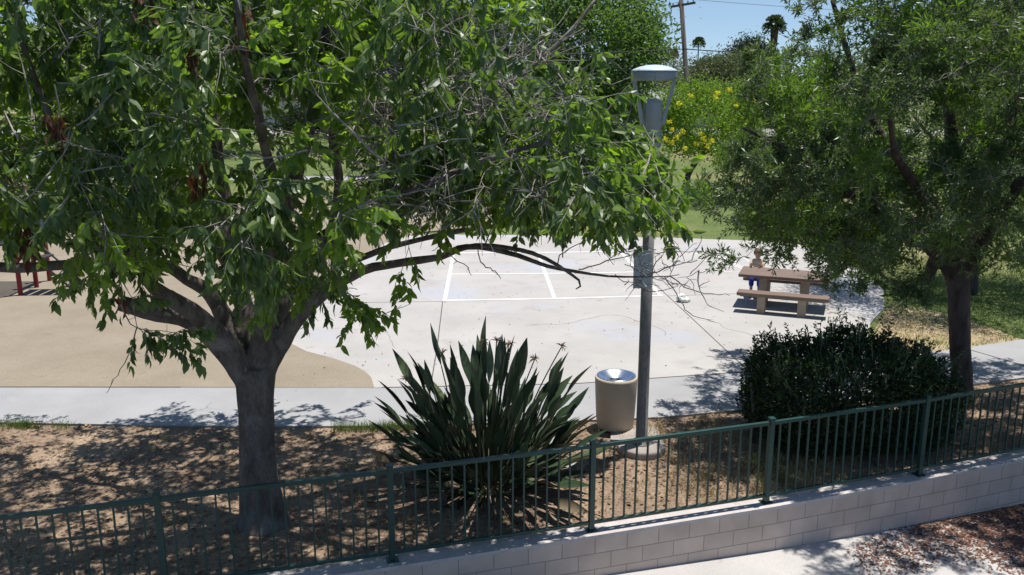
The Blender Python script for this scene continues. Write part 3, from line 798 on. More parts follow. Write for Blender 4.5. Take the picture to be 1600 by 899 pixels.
for k in range(5): mb.box((-11.6 + k * 0.24, 21.3, 1.08 - k * 0.22), (0.22, 0.6, 0.04))
for yy in (20.98, 21.62): mb.tube([(-11.72, yy, 1.25), (-10.5, yy, 0.05)], 0.025, 8)
mb.build('steps', M['deck'], ps)
mb = MB()
pp = [(-13.8, 1.2), (-14.4, 1.1), (-15.6, .45), (-16.2, .3), (-16.6, .3)]
vs = []
for x, z in pp:
    for dy, dz in ((-.3, .2), (-.3, 0), (.3, 0), (.3, .2)): vs.append((x, 21.7 + dy, z + dz))
fs = []
for i in range(len(pp) - 1):
    for j in range(3): fs.append((i * 4 + j, i * 4 + j + 1, i * 4 + 5 + j, i * 4 + 4 + j))
mb.add(vs, fs); mb.box((-16.4, 21.7, 0.15), (0.1, 0.4, 0.3)); mb.build('slide', M['panel_blue'], ps)

# ------------------------------------------------------------------ trees
def smooth_path(pts, rad, step=0.12):
    pts = [Vector(p) for p in pts]; out = []; ro = []
    n = len(pts)
    for i in range(n - 1):
        p0 = pts[max(i - 1, 0)]; p1 = pts[i]; p2 = pts[i + 1]; p3 = pts[min(i + 2, n - 1)]
        m = max(2, int((p2 - p1).length / step))
        for k in range(m):
            t = k / m
            q = 0.5 * ((2 * p1) + (p2 - p0) * t + (2 * p0 - 5 * p1 + 4 * p2 - p3) * t * t + (3 * p1 - p0 - 3 * p2 + p3) * t ** 3)
            out.append(q); ro.append(rad[i] + (rad[i + 1] - rad[i]) * t)
    out.append(pts[-1]); ro.append(rad[-1])
    return out, ro

def fused(mb, voxel, disp=0.012):
    me = mb.mesh('tmp', M['bark'])
    ob = bpy.data.objects.new('tmp', me); COL.objects.link(ob)
    r = ob.modifiers.new('r', 'REMESH'); r.mode = 'VOXEL'; r.voxel_size = voxel
    s = ob.modifiers.new('s', 'SMOOTH'); s.iterations = 6; s.factor = 0.5
    dg = bpy.context.evaluated_depsgraph_get()
    out = bpy.data.meshes.new_from_object(ob.evaluated_get(dg))
    bpy.data.objects.remove(ob)
    ns = [v.normal.copy() for v in out.vertices]
    for v, n in zip(out.vertices, ns):
        q = v.co
        v.co = q + n * disp * (mnoise.noise(Vector((q.x * 5, q.y * 5, q.z * 2.2))) + 0.5 * mnoise.noise(Vector((q.x * 16, q.y * 16, q.z * 5))))
    for p in out.polygons: p.use_smooth = True
    return out

def grow(nodes, rads, targets, jitter=0.12, arch=0.1, rmin=0.004, k_len=0.012):
    """connects every target to the growing skeleton; returns the branches"""
    NP = np.array([tuple(n) for n in nodes]); NR = np.array(rads, float)
    T = np.array(targets)
    d0 = np.min(np.linalg.norm(T[:, None] - NP[None, ::2], axis=2), axis=1)
    res = []
    for ti in np.argsort(d0):
        t = T[ti]
        dd = np.linalg.norm(NP - t, axis=1) * (1 + 0.25 * (NP[:, 2] > t[2] + 0.3))
        j = int(np.argmin(dd)); a = Vector(NP[j]); b = Vector(t); L_ = (b - a).length
        if L_ < 0.08:
            res.append(([a, b], [rmin * 1.3, rmin], int(ti))); continue
        m = max(3, int(L_ / 0.16)); mid = a.lerp(b, 0.5) + Vector((0, 0, arch * L_)) + Vector(rng.normal(size=3)) * jitter * L_
        r0 = min(NR[j] * 0.75, rmin * 1.5 + k_len * L_); pts = []; rr = []
        for k in range(m + 1):
            s = k / m
            q = a * (1 - s) ** 2 + mid * (2 * s * (1 - s)) + b * s * s
            if 0 < k < m: q = q + Vector(rng.normal(size=3)) * 0.018
            pts.append(q); rr.append(r0 + (rmin - r0) * s ** 0.8)
        NP = np.vstack([NP, np.array([tuple(p) for p in pts[1:]])]); NR = np.concatenate([NR, rr[1:]])
        res.append((pts, rr, int(ti)))
    return res

def twig_leaves(mx, mb, branches, leaf, n_twigs, tlen, spacing, size, droop, tdroop, mi, tmpl, bare=0.15, spread=0.7, keep=None, wvar=(0.85, 1.15), twig_r=0.0028, flat=0.0):
    P = []; D = []; N_ = []; S = []
    for pts, rr, ti in branches:
        end = pts[-1]; dirv = (pts[-1] - pts[-2]).normalized() if (pts[-1] - pts[-2]).length > 1e-6 else Vector((0, 0, 1))
        isbare = random.random() < bare
        for q in range(random.randint(*n_twigs)):
            d = (dirv * 0.7 + Vector(rand_unit(1)[0]) * spread * 1.2).normalized()
            L_ = random.uniform(*tlen); m = 4
            st = end if q % 2 == 0 or len(pts) < 4 else pts[-2 - (q // 2) % min(3, len(pts) - 2)]
            tp = [st]
            for k in range(m):
                d = (d + Vector((0, 0, -tdroop)) + Vector(rand_unit(1)[0]) * 0.16).normalized()
                tp.append(tp[-1] + d * L_ / m)
            mb.tube(tp, [twig_r * 1.5, twig_r * 1.3, twig_r * 1.1, twig_r * .9, twig_r * .6], 3, cap=False)
            if isbare or (keep is not None and not keep(ti)): continue
            nl = int(L_ / spacing)
            for k in range(nl):
                u = 0.2 + 0.8 * (k + random.random()) / nl
                s = min(u * m, m - 1e-3); i = int(s); pos = tp[i].lerp(tp[i + 1], s - i)
                P.append(pos); D.append((tp[i + 1] - tp[i]).normalized()); S.append(random.uniform(*size))
    if not P: return
    P = np.array([tuple(p) for p in P]); D = np.array([tuple(p) for p in D]); S = np.array(S)
    n = len(P)
    ld = norm(D * 0.5 + rand_unit(n) * spread + np.array([0, 0, -droop])[None] * rng.uniform(0.5, 1.4, (n, 1)))
    nr = rand_unit(n); nr[:, 2] = nr[:, 2] * (1 - flat) + flat * 1.0
    P = P + ld * (0.12 * S[:, None])
    mx.leaves(tmpl, P, ld, nr, S, mi, rng.uniform(wvar[0], wvar[1], n))
    print(leaf, 'leaves', n)

def noise3(P, s, off=0.0):
    return np.array([mnoise.noise(Vector((p[0] * s + off, p[1] * s, p[2] * s))) for p in P])

# --- large tree on the left
LTB = Vector((-2.93, 9.66, -0.03))
ltree = thing('broadleaf_tree', LTB, 'large spreading tree with a forked grey trunk and drooping pointed leaves behind the railing', 'tree')
TR = [(-2.93, 9.66, -0.06), (-2.93, 9.67, 0.12), at(404, 745, 9.70), at(402, 690, 9.72), at(400, 640, 9.74), at(399, 600, 9.76), at(400, 572, 9.78)]
TRr = [0.34, 0.27, 0.222, 0.205, 0.20, 0.218, 0.225]
LIMBS = [
    # (points, radii)
    ([at(399, 610, 9.75), at(372, 572, 9.7), at(340, 535, 9.62), at(300, 503, 9.5), at(245, 489, 9.35), at(188, 474, 9.2)], [.16, .145, .125, .11, .10, .085]),
    ([at(395, 600, 9.75), at(358, 540, 9.6), at(316, 500, 9.4), at(280, 475, 9.2), at(240, 448, 9.0), at(222, 415, 8.8), at(205, 370, 8.6), at(150, 310, 8.3)], [.12, .11, .10, .09, .075, .06, .045, .03]),
    ([at(393, 590, 9.8), at(371, 540, 9.9), at(341, 478, 10.0), at(322, 452, 10.0), at(293, 437, 9.9), at(263, 418, 9.8), at(226, 409, 9.7), at(160, 412, 9.6), at(90, 414, 9.5), at(0, 419, 9.4), at(-120, 405, 9.3), at(-260, 360, 9.2)], [.15, .125, .10, .085, .072, .068, .064, .06, .058, .055, .045, .025]),
    ([at(398, 585, 9.8), at(390, 520, 10.0), at(372, 440, 10.2), at(355, 340, 10.4), at(338, 220, 10.5), at(325, 90, 10.6), at(320, -60, 10.8)], [.14, .12, .10, .085, .065, .05, .03]),
    ([at(402, 580, 9.8), at(412, 510, 9.6), at(425, 430, 9.4), at(448, 330, 9.1), at(480, 220, 8.8), at(500, 100, 8.6), at(530, -40, 8.5)], [.14, .12, .10, .08, .06, .045, .03]),
    ([at(404, 590, 9.8), at(440, 530, 9.75), at(470, 490, 9.7), at(515, 452, 9.6), at(564, 425, 9.5), at(620, 410, 9.35), at(689, 402, 9.2), at(716, 390, 9.1), at(748, 388, 9.0), at(810, 400, 8.85), at(854, 415, 8.75), at(896, 424, 8.65), at(950, 432, 8.55), at(1000, 433, 8.45), at(1046, 432, 8.4)], [.16, .12, .095, .066, .052, .043, .037, .032, .029, .025, .021, .017, .012, .008, .005]),
    ([at(440, 532, 9.75), at(478, 470, 9.8), at(515, 428, 9.9), at(560, 405, 9.9), at(630, 380, 9.9), at(719, 362, 9.8), at(810, 347, 9.7), at(900, 330, 9.6), at(990, 300, 9.5)], [.09, .07, .052, .040, .033, .028, .022, .015, .008]),
    ([at(402, 575, 9.85), at(430, 500, 10.1), at(470, 430, 10.4), at(520, 370, 10.6), at(553, 322, 10.8), at(582, 285, 10.9), at(618, 245, 11.0), at(640, 165, 11.1), at(662, 90, 11.2), at(700, 52, 11.3), at(716, -10, 11.4), at(730, -80, 11.5)], [.14, .12, .11, .10, .09, .085, .075, .062, .052, .045, .035, .025]),
    ([at(520, 370, 10.6), at(530, 290, 10.7), at(520, 200, 10.7), at(545, 80, 10.8), at(560, -40, 11)], [.07, .06, .05, .04, .025]),
    ([at(582, 285, 10.9), at(640, 240, 11.2), at(720, 190, 11.5), at(800, 130, 11.8), at(880, 60, 12.0), at(930, 0, 12.2)], [.06, .052, .045, .036, .026, .014]),
    ([at(230, 430, 8.9), at(170, 350, 8.4), at(110, 250, 8.0), at(60, 140, 7.8), at(20, 20, 7.6)], [.055, .048, .04, .03, .02]),
    ([at(372, 440, 10.2), at(310, 350, 10.6), at(240, 260, 11.0), at(170, 160, 11.3), at(120, 50, 11.6)], [.07, .06, .05, .035, .022]),
    ([at(425, 430, 9.4), at(470, 390, 8.8), at(560, 340, 8.2), at(660, 290, 7.8), at(760, 250, 7.6), at(860, 220, 7.5)], [.06, .052, .044, .034, .024, .014]),
    ([at(448, 330, 9.1), at(420, 250, 8.3), at(400, 170, 7.6), at(380, 80, 7.2), at(370, 0, 7.0)], [.055, .046, .036, .028, .018]),
    ([at(689, 402, 9.2), at(745, 385, 8.8), at(830, 395, 8.3), at(905, 438, 8.1), at(900, 452, 8.05)], [.03, .026, .02, .012, .005]),
]
core = MB()
p, r = smooth_path(TR, TRr); core.tube(p, r, 20)
limb_paths = []
for i, (pts, rad) in enumerate(LIMBS):
    p, r = smooth_path(pts, rad)
    limb_paths.append((p, r))
    if i < 8: k = max(4, int(len(p) * (0.55 if i in (0, 1) else 0.30))); core.tube(p[:k], r[:k], 16)
me = fused(core, 0.022)
me.materials.clear(); me.materials.append(M['bark']); me.name = 'trunk'
me.transform(Matrix.Translation(-LTB)); link('trunk', me, ltree)
for i, (p, r) in enumerate(limb_paths):
    k0 = 0
    if i < 8: k0 = max(0, int(len(p) * (0.55 if i in (0, 1) else 0.30)) - 4)
    mb = MB(); pj = [q + Vector((mnoise.noise(q * 2.1), mnoise.noise(q * 2.3 + Vector((5, 0, 0))), mnoise.noise(q * 2.2 + Vector((0, 7, 0))))) * min(0.03, r[j] * .5) * (1 if j - k0 > 4 or i >= 8 else 0) for j, q in enumerate(p)]
    mb.tube(pj[k0:], [x * (0.97 if i < 8 else 1) for x in r[k0:]], 12, rough=0.22, seed=i)
    lo = mb.build('limb', M['bark'], ltree)
    if i == 0:
        e, d = p[-1], (p[-1] - p[-2]).normalized()
        sm = MB(); sm.tube([e - d * .02, e + d * .012], [.082, .06], 14); sm.build('cut_scar', M['scar'], lo)

CROWN_L = [(-500, -420), (760, -420), (850, -60), (880, 60), (930, 150), (975, 200), (1015, 240), (1045, 290), (1050, 325), (1020, 342), (960, 330), (900, 330), (850, 300), (805, 312), (770, 295), (735, 312), (690, 285), (640, 300), (600, 320), (570, 345), (520, 350), (500, 425), (465, 425), (440, 410), (420, 450), (375, 455), (340, 385), (300, 345), (262, 352), (235, 395), (205, 415), (150, 392), (95, 372), (20, 345), (-500, 365)]
def sample_crown(n, poly, ctr, semi, zr, lo_extra=None, clump=0.0, s=0.7, thresh=-0.1):
    out = []
    while len(out) < n:
        q = rng.uniform(-1, 1, (n * 4, 3)) * np.array(semi) + np.array(ctr)
        e = np.sum(((q - np.array(ctr)) / np.array(semi)) ** 2, axis=1)
        ok = (e < 1) & (q[:, 2] > zr[0]) & (q[:, 2] < zr[1])
        q = q[ok]
        q = q[in_poly(seen_at(q), poly)]
        if lo_extra is not None: q = q[lo_extra(q)]
        if clump: q = q[noise3(q, s, clump) > thresh]
        out += list(q)
    return np.array(out[:n])
def notfront(q): return (q[:, 1] > 5.9)
def thin(q):
    p = seen_at(q); m = in_poly(p, [(560, 70), (880, 90), (900, 300), (560, 320)]); m2 = in_poly(p, [(460, 230), (790, 210), (790, 380), (430, 420)])
    return q[~(m | m2) | (rng.uniform(0, 1, len(q)) < np.where(m2, .4, .5))]
t1 = thin(sample_crown(900, CROWN_L, (-3.2, 9.7, 4.6), (6.8, 4.4, 3.4), (2.2, 7.6), notfront, 3.3, 0.60, -0.06))
t1b = thin(sample_crown(230, CROWN_L, (-3.4, 7.7, 4.4), (3.8, 1.9, 1.8), (2.6, 6.2), notfront, 1.3, 0.9, -0.08))
t4 = sample_crown(430, CROWN_L, (-5.2, 10.2, 6.3), (5.6, 3.6, 1.9), (5.2, 8.2), notfront, 4.4, 0.42, 0.10)
t2 = sample_crown(190, CROWN_L, (0.2, 8.6, 3.9), (1.6, 1.5, 0.95), (3.0, 5.2), None, 8.1, 1.2, -0.15)
tbare = sample_crown(190, [(540, 40), (880, 60), (930, 320), (560, 345)], (-0.6, 9.4, 4.4), (3.0, 2.6, 2.4), (2.6, 6.6), notfront)
hang = [at(214, 512, 8.2), at(240, 520, 8.15), at(270, 523, 8.1), at(550, 470, 8.0), at(572, 478, 8.0), at(540, 455, 8.1), at(627, 425, 8.2), at(500, 460, 8.3), at(112, 440, 8.5), at(60, 300, 7.0), at(30, 350, 7.2), at(1045, 355, 8.3), at(390, 470, 8.2), at(430, 460, 8.3), at(370, 440, 8.0), at(470, 440, 8.0), at(455, 400, 7.8), at(330, 385, 8.0), at(150, 425, 8.1)] + [at(x, y, 8.8) for x, y in [(700, 325), (790, 330), (835, 345), (650, 325), (690, 345), (760, 320), (1000, 350), (945, 345)]]
targets = np.vstack([t1, t1b, t4, t2, np.array([tuple(h) for h in hang]), tbare])
NB0 = len(targets) - len(tbare)
nodes = []; rads = []
for i, (p, r) in enumerate(limb_paths):
    if i == 0: continue
    k = int(len(p) * 0.3)
    nodes += p[k::2]; rads += r[k::2]
br = grow(nodes, rads, targets, jitter=0.14, arch=0.08)
mbt = MB()
for pts, rr, ti in br: mbt.tube(pts, rr, 5 if rr[0] > .012 else 4, cap=False)
# bare twigs at the end of the long limb
for pl in [[(1040, 432), (1062, 470), (1082, 492), (1120, 503)], [(1092, 425), (1094, 455), (1106, 475), (1130, 487)], [(1046, 432), (1090, 456), (1140, 460)], [(1000, 432), (1040, 420), (1080, 405), (1098, 370)],
           [(905, 424), (960, 405), (1030, 396), (1100, 392)], [(746, 388), (752, 410), (775, 425), (782, 436)], [(700, 398), (730, 420), (737, 430)], [(880, 400), (876, 385), (860, 365)], [(870, 420), (875, 400), (905, 380), (930, 370)],
           [(990, 432), (1000, 450), (1030, 455), (1060, 448)], [(1010, 432), (985, 415), (990, 395)], [(190, 476), (200, 500), (215, 512), (282, 522)], [(215, 512), (198, 560), (168, 615)], [(560, 500), (600, 490), (638, 476)], [(1020, 432), (1025, 410), (1040, 395)], [(995, 436), (1010, 448), (1005, 462)]]:
    p, r = smooth_path([at(x, y, 8.35 + 0.15 * math.sin(x)) if x > 650 else at(x, y, 8.3) for x, y in pl], list(np.linspace(.008, .003, len(pl))), 0.06)
    p = [q + Vector(rng.normal(size=3)) * .006 for q in p]
    mbt.tube(p, r, 4, cap=False)
    for k in range(2, len(p) - 1, 2):
        if random.random() < .6: mbt.tube([p[k], p[k] + Vector(rand_unit(1)[0]) * random.uniform(.04, .12)], [.003, .0015], 3, cap=False)
for k in range(46):
    a = at(rng.uniform(955, 1095), rng.uniform(385, 450), rng.uniform(8.2, 8.7)); d = Vector((rng.normal(), rng.normal() * .6, rng.normal() * .5)).normalized(); p = [a]
    for j in range(5): d = (d + Vector(rng.normal(size=3)) * .3).normalized(); p.append(p[-1] + d * rng.uniform(.03, .07))
    mbt.tube(p, [.005, .0045, .004, .0035, .003, .002], 4, cap=False)
mx = Mix()
yn = noise3(targets, 1.1, 31.0)
leafy = [b for b in br if b[2] < NB0]
young = [b for b in leafy if yn[b[2]] > 0.14]; old = [b for b in leafy if yn[b[2]] <= 0.14]
twig_leaves(mx, mbt, [b for b in old if targets[b[2]][1] >= 8.6], 'left', (4, 6), (0.22, 0.48), 0.0215, (0.06, 0.122), 0.72, 0.12, 1, OVATE, bare=0.1, spread=0.72, wvar=(0.7, 1.1))
twig_leaves(mx, mbt, [b for b in old if targets[b[2]][1] < 8.6], 'left near', (4, 6), (0.22, 0.48), 0.024, (0.075, 0.15), 0.85, 0.14, 1, OVATE, bare=0.12, spread=0.68, wvar=(0.65, 1.05))
twig_leaves(mx, mbt, young, 'left young', (4, 6), (0.22, 0.48), 0.023, (0.07, 0.132), 0.7, 0.10, 2, OVATE, bare=0.08, spread=0.72, wvar=(0.8, 1.15))
for rep in range(2): twig_leaves(mx, mbt, [b for b in br if b[2] >= NB0], 'bare', (4, 6), (0.2, 0.5), 1, (0.1, 0.1), 0, 0.03, 1, OVATE, bare=1.0, spread=0.9, twig_r=0.0036)
# long pale bare twigs reaching out of the crown
sil = sample_crown(150, CROWN_L, (-2.2, 8.0, 4.5), (4.6, 2.4, 2.2), (2.6, 6.4), notfront)
sil2 = sample_crown(110, [(560, 40), (900, 60), (960, 330), (560, 345)], (-0.4, 9.0, 4.4), (3.0, 2.2, 2.2), (2.6, 6.4), notfront)
for q in np.vstack([sil, sil2]):
    a = rng.uniform(0, 2 * PI); d = Vector((math.cos(a), math.sin(a) * .6, rng.uniform(-.35, .6))).normalized(); p = [Vector(q)]
    L_ = rng.uniform(.35, 1.0); m = 7
    for k in range(m):
        d = (d + Vector(rng.normal(size=3)) * .14 + Vector((0, 0, .03))).normalized(); p.append(p[-1] + d * L_ / m)
    mbt.tube(p, list(np.linspace(rng.uniform(.006, .011), .003, m + 1)), 4, cap=False)
    for k in range(2, m):
        if random.random() < .55:
            e = (d + Vector(rng.normal(size=3)) * .8).normalized(); mbt.tube([p[k], p[k] + e * .1, p[k] + e * .2 + Vector((0, 0, .02))], [.004, .003, .002], 3, cap=False)
mx.mb(mbt, 0)
mx.build('crown', [M['twig'], M['leaf'], M['leaf_young']], ltree)
for (x, y, Y, n) in [(92, 195, 6.9, 26), (308, 268, 7.3, 22), (48, 378, 7.1, 26), (288, 74, 6.8, 14), (375, 40, 7.2, 22), (190, 470, 9.1, 16), (225, 8, 7.0, 20), (620, 150, 8.6, 16)]:
    c = at(x, y, Y); P = np.array(c)[None] + np.clip(rng.normal(size=(n, 3)), -1.4, 1.4) * np.array([.045, .05, .11])
    D = norm(rand_unit(n) * .5 + np.array([0, 0, -1.0]))
    mx = Mix(); mx.leaves(OVATE, P, D, rand_unit(n), rng.uniform(.09, .15, n), 0, rng.uniform(.5, .9, n))
    tw = MB(); tw.tube([c + Vector((0, 0, .3)), c + Vector((.02, 0, .1)), c + Vector((0, 0, -.1))], [.006, .005, .003], 4, cap=False); mx.mb(tw, 1)
    mx.build('dead_leaf_cluster', [M['dead'], M['twig']], ltree)

# --- tree on the right
RTB = Vector((7.18, 13.55, -0.03))
rtree = thing('narrow_leaf_tree', RTB, 'dark trunked tree with dense grey green narrow leaves at the right end of the hedge', 'tree')
TR = [RTB + Vector((0, 0, -.05)), RTB + Vector((0, 0, .15)), at(1503, 590, 13.55), at(1500, 530, 13.55), at(1498, 470, 13.55), at(1496, 430, 13.55), at(1495, 405, 13.55)]
TRr = [.23, .178, .154, .158, .150, .172, .18]
LIMBS_R = [
    ([at(1495, 440, 13.55), at(1470, 405, 13.4), at(1430, 370, 13.1), at(1370, 330, 12.7), at(1310, 290, 12.3), at(1240, 240, 12.0), at(1160, 200, 11.8)], [.14, .11, .085, .07, .055, .035, .015]),
    ([at(1494, 430, 13.55), at(1470, 380, 13.8), at(1420, 300, 14.2), at(1370, 200, 14.5), at(1330, 100, 14.6), at(1300, 0, 14.8)], [.13, .11, .09, .07, .05, .03]),
    ([at(1497, 425, 13.55), at(1500, 350, 13.6), at(1490, 250, 13.7), at(1480, 130, 13.8), at(1470, 20, 13.9), at(1465, -90, 14)], [.14, .12, .10, .075, .05, .03]),
    ([at(1500, 430, 13.55), at(1540, 370, 13.3), at(1590, 290, 12.9), at(1650, 190, 12.5), at(1720, 90, 12.2)], [.13, .10, .08, .055, .03]),
    ([at(1500, 420, 13.6), at(1530, 330, 14.3), at(1570, 230, 15), at(1600, 110, 15.6)], [.11, .09, .065, .03]),
    ([at(1490, 400, 13.4), at(1465, 340, 12.6), at(1430, 290, 11.9), at(1400, 240, 11.3), at(1390, 180, 10.8)], [.10, .085, .065, .045, .02]),
    ([at(1480, 395, 13.7), at(1420, 340, 14.6), at(1340, 310, 15.4), at(1250, 300, 16.0), at(1150, 300, 16.4)], [.09, .07, .05, .032, .012]),
    ([at(1465, 400, 13.5), at(1455, 418, 13.4), at(1450, 440, 13.35)], [.11, .095, .085]),
]
core = MB()
p, r = smooth_path(TR, TRr); core.tube(p, r, 18)
lpr = []
for i, (pts, rad) in enumerate(LIMBS_R):
    p, r = smooth_path(pts, rad); lpr.append((p, r))
    k = max(3, int(len(p) * 0.25)) if i < 7 else len(p)
    core.tube(p[:k], r[:k], 14)
me = fused(core, 0.024, 0.02); me.materials.clear(); me.materials.append(M['bark_dark']); me.name = 'trunk'
me.transform(Matrix.Translation(-RTB)); link('trunk', me, rtree)
for i, (p, r) in enumerate(lpr[:7]):
    k0 = max(0, int(len(p) * 0.25) - 3)
    mb = MB(); mb.tube(p[k0:], [x * .97 for x in r[k0:]], 10, rough=0.25, seed=i + 20); mb.build('limb', M['bark_dark'], rtree)
CROWN_R = [(1325, -420), (2200, -420), (2200, 420), (1640, 430), (1560, 400), (1530, 375), (1500, 370), (1470, 385), (1440, 375), (1400, 385), (1385, 420), (1340, 430), (1300, 425), (1270, 380), (1210, 372), (1190, 370), (1130, 355), (1085, 325), (1092, 285), (1128, 250), (1165, 190), (1180, 130), (1185, 78), (1215, 95), (1245, 60), (1290, 40)]
def rt_ok(q):
    z0 = 1.75 + 0.25 * np.abs(q[:, 1] - 13.5)
    return (q[:, 1] > 10.2) & (q[:, 2] > z0)
r1 = sample_crown(980, CROWN_R, (6.9, 13.6, 4.5), (4.6, 3.7, 2.9), (1.6, 7.6), rt_ok, 5.7, 0.75, -0.08)
r3 = sample_crown(330, CROWN_R, (7.6, 11.2, 5.6), (3.6, 2.3, 1.9), (4.0, 7.6), None, 9.1, 0.8, -0.1)
r2 = sample_crown(190, CROWN_R, (4.6, 12.6, 3.7), (2.3, 2.0, 1.7), (1.8, 6.2), rt_ok, 2.2, 0.8, -0.12)
extra = [at(1470, 395, 12.6), at(1500, 400, 12.8), at(1525, 395, 12.9), at(1450, 375, 12.4), at(1485, 380, 12.2), at(1540, 415, 13.2), at(1150, 405, 12.7), at(1330, 400, 15.5), at(1300, 395, 15.8), at(1360, 420, 15.5), at(1270, 405, 15), at(1230, 395, 14.5), at(1210, 400, 14), at(1340, 440, 15.5), at(1385, 400, 15.0), at(1560, 385, 14.5), at(1590, 400, 14.2), at(1620, 410, 14), at(1575, 350, 14.8), at(1545, 395, 15.2), at(1310, 440, 14.8), at(1178, 95, 12.4), at(1190, 100, 12.4), at(1180, 80, 12.4), at(1205, 100, 12.5), at(1188, 150, 12.4), at(1122, 400, 12.6), at(1420, 440, 12.6), at(1440, 450, 12.5), at(1410, 460, 12.6), at(1450, 430, 12.5), at(1430, 470, 12.6), at(1425, 420, 12.6), at(1285, 425, 12.4), at(1340, 445, 12.4), at(1355, 445, 12.6), at(1240, 20, 12.8), at(1275, 10, 13.0), at(1260, 45, 13)]
tg = np.vstack([r1, r2, r3, np.array([tuple(e) for e in extra])])
nodes = []; rads = []
for p, r in lpr[:7]:
    k = int(len(p) * .22); nodes += p[k::2]; rads += r[k::2]
br = grow(nodes, rads, tg, jitter=0.12, arch=0.04)
mbt = MB()
for pts, rr, ti in br: mbt.tube(pts, rr, 4, cap=False)
mx = Mix()
yn = noise3(tg, 1.0, 17.0)
twig_leaves(mx, mbt, [b for b in br if yn[b[2]] <= .17], 'right', (6, 9), (0.15, 0.32), 0.0095, (0.06, 0.108), -0.05, 0.0, 1, LANCE, bare=0.1, spread=0.85, twig_r=0.0022, wvar=(1.0, 1.5))
twig_leaves(mx, mbt, [b for b in br if yn[b[2]] > .17], 'right young', (6, 8), (0.15, 0.32), 0.011, (0.075, 0.13), -0.2, -0.05, 2, LANCE, bare=0.05, spread=0.75, twig_r=0.0022)
mx.mb(mbt, 0)
mx.build('crown', [M['twig'], M['lance'], M['lance_young']], rtree)

# --- second tree behind it
def quick_tree(name, label, base, H, ctr, semi, n_t, leaf_len, per, mats, trunk_r, bark, group=None, tmpl=SPRIG, zr=(-1e9, 1e9), clump=0.7, spread=0.9, tr_top=None, thresh=-0.12, lean=(0, 0), sticks=True, tw=(.3, .7)):
    base = Vector(base); ctr = Vector(ctr)
    t = thing(name, base, label, 'tree', group)
    mb = MB(); top = Vector((ctr.x, ctr.y, ctr.z - semi[2] * 0.2)); 
    p, r = smooth_path([base + Vector((0, 0, -.1)), base + Vector((lean[0] * .3, lean[1] * .3, (top.z - base.z) * .35)), base.lerp(top, .7) + Vector((lean[0], lean[1], 0)), top], [trunk_r * 1.35, trunk_r, trunk_r * .85, trunk_r * .5], 0.3)
    nodes = p[len(p) // 2:]; rads = r[len(p) // 2:]
    mb.tube(p, r, 10, rough=0.2)
    for k in range(6):
        a = k * 1.047 + rng.uniform(0, .5); st = p[int(len(p) * (.55 + .06 * k))]
        e = ctr + Vector((math.cos(a) * semi[0] * .6, math.sin(a) * semi[1] * .6, semi[2] * rng.uniform(-.2, .5)))
        q, rq = smooth_path([st, st.lerp(e, .5) + Vector((0, 0, -.1 * semi[2])), e], [trunk_r * .5, trunk_r * .3, trunk_r * .1], 0.4)
        mb.tube(q, rq, 7); nodes += q; rads += rq
    mb.build('trunk', bark, t)
    out = []
    off = rng.uniform(0, 50)
    while len(out) < n_t:
        q = rand_unit(n_t * 2) * (rng.uniform(0.25, 1, (n_t * 2, 1)) ** 0.45)
        q = q * np.array(semi) + np.array(ctr)
        q = q[(q[:, 2] > zr[0]) & (q[:, 2] < zr[1])]
        nz = noise3(q / max(semi) * 4.0, 0.9, off); q = q[nz > thresh]; out += list(q)
    T = np.array(out[:n_t])
    # lumpy outline
    lump = 1 + 0.22 * noise3((T - np.array(ctr)) / max(semi) * 2.2, 1.0, off + 9)
    T = np.array(ctr) + (T - np.array(ctr)) * lump[:, None]
    if zr[0] > -1e8: T[:, 2] = np.maximum(T[:, 2], zr[0])
    mx = Mix()
    if sticks:
        br = grow(nodes, rads, T, jitter=.1, arch=.03, rmin=leaf_len * .03, k_len=.012); mbs = MB()
        for pts, rr, ti in br: mbs.tube(pts, rr, 3, cap=False)
        mx.mb(mbs, 0)
    n = n_t * per
    P = np.repeat(T, per, 0) + rng.normal(size=(n, 3)) * rng.uniform(tw[0], tw[1], (n, 1)) * leaf_len * 4.0 * np.array([1, 1, .75])
    D = norm(rand_unit(n) + 0.5 * norm(P - np.repeat(T, per, 0)))
    nr = rand_unit(n)
    mx.leaves(tmpl, P, D, nr, rng.uniform(.7, 1.25, n) * leaf_len, 1)
    mx.build('crown', [bark] + list(mats), t)
    return t
quick_tree('narrow_leaf_tree', 'second narrow leaved tree standing on the lawn behind the dark trunked tree', (11.2, 21.4, -.05), 7, (11.3, 21.2, 4.6), (3.9, 3.0, 2.7), 440, 0.15, 95, [M['lance']], .17, M['bark_dark'], tmpl=LANCE, zr=(2.1, 8))

# --- background trees (left to right, behind the play area and across the street)
BGG = 'trees beyond the plaza'
quick_tree('street_tree', 'tall bright green tree beyond the lawn, left of the lamp head', (6.4, 72, -.05), 14, (5.9, 72, 7.6), (5.9, 5, 5.6), 420, .40, 60, [M['bg_light']], .4, M['bark_dark'], BGG, zr=(1.6, 14), thresh=.02)
quick_tree('shade_tree', 'dense green tree left of the tall tree, behind the playground', (-7, 66, -.05), 12, (-7, 66, 6.2), (6.5, 5, 4.6), 330, .42, 70, [M['bg_green']], .4, M['bark_dark'], BGG, zr=(1.7, 12))
quick_tree('shade_tree', 'wide dark tree at the far left behind the playground', (-24, 62, -.05), 12, (-24, 62, 6.0), (8, 5, 4.6), 340, .44, 70, [M['bg_dark']], .45, M['bark_dark'], BGG, zr=(1.7, 12))
quick_tree('shade_tree', 'green tree behind the red posted play structure', (-15.5, 38, -.05), 9, (-15.5, 38, 5.2), (4.6, 4, 3.4), 330, .24, 70, [M['bg_green']], .25, M['bark_dark'], BGG, zr=(1.8, 10))
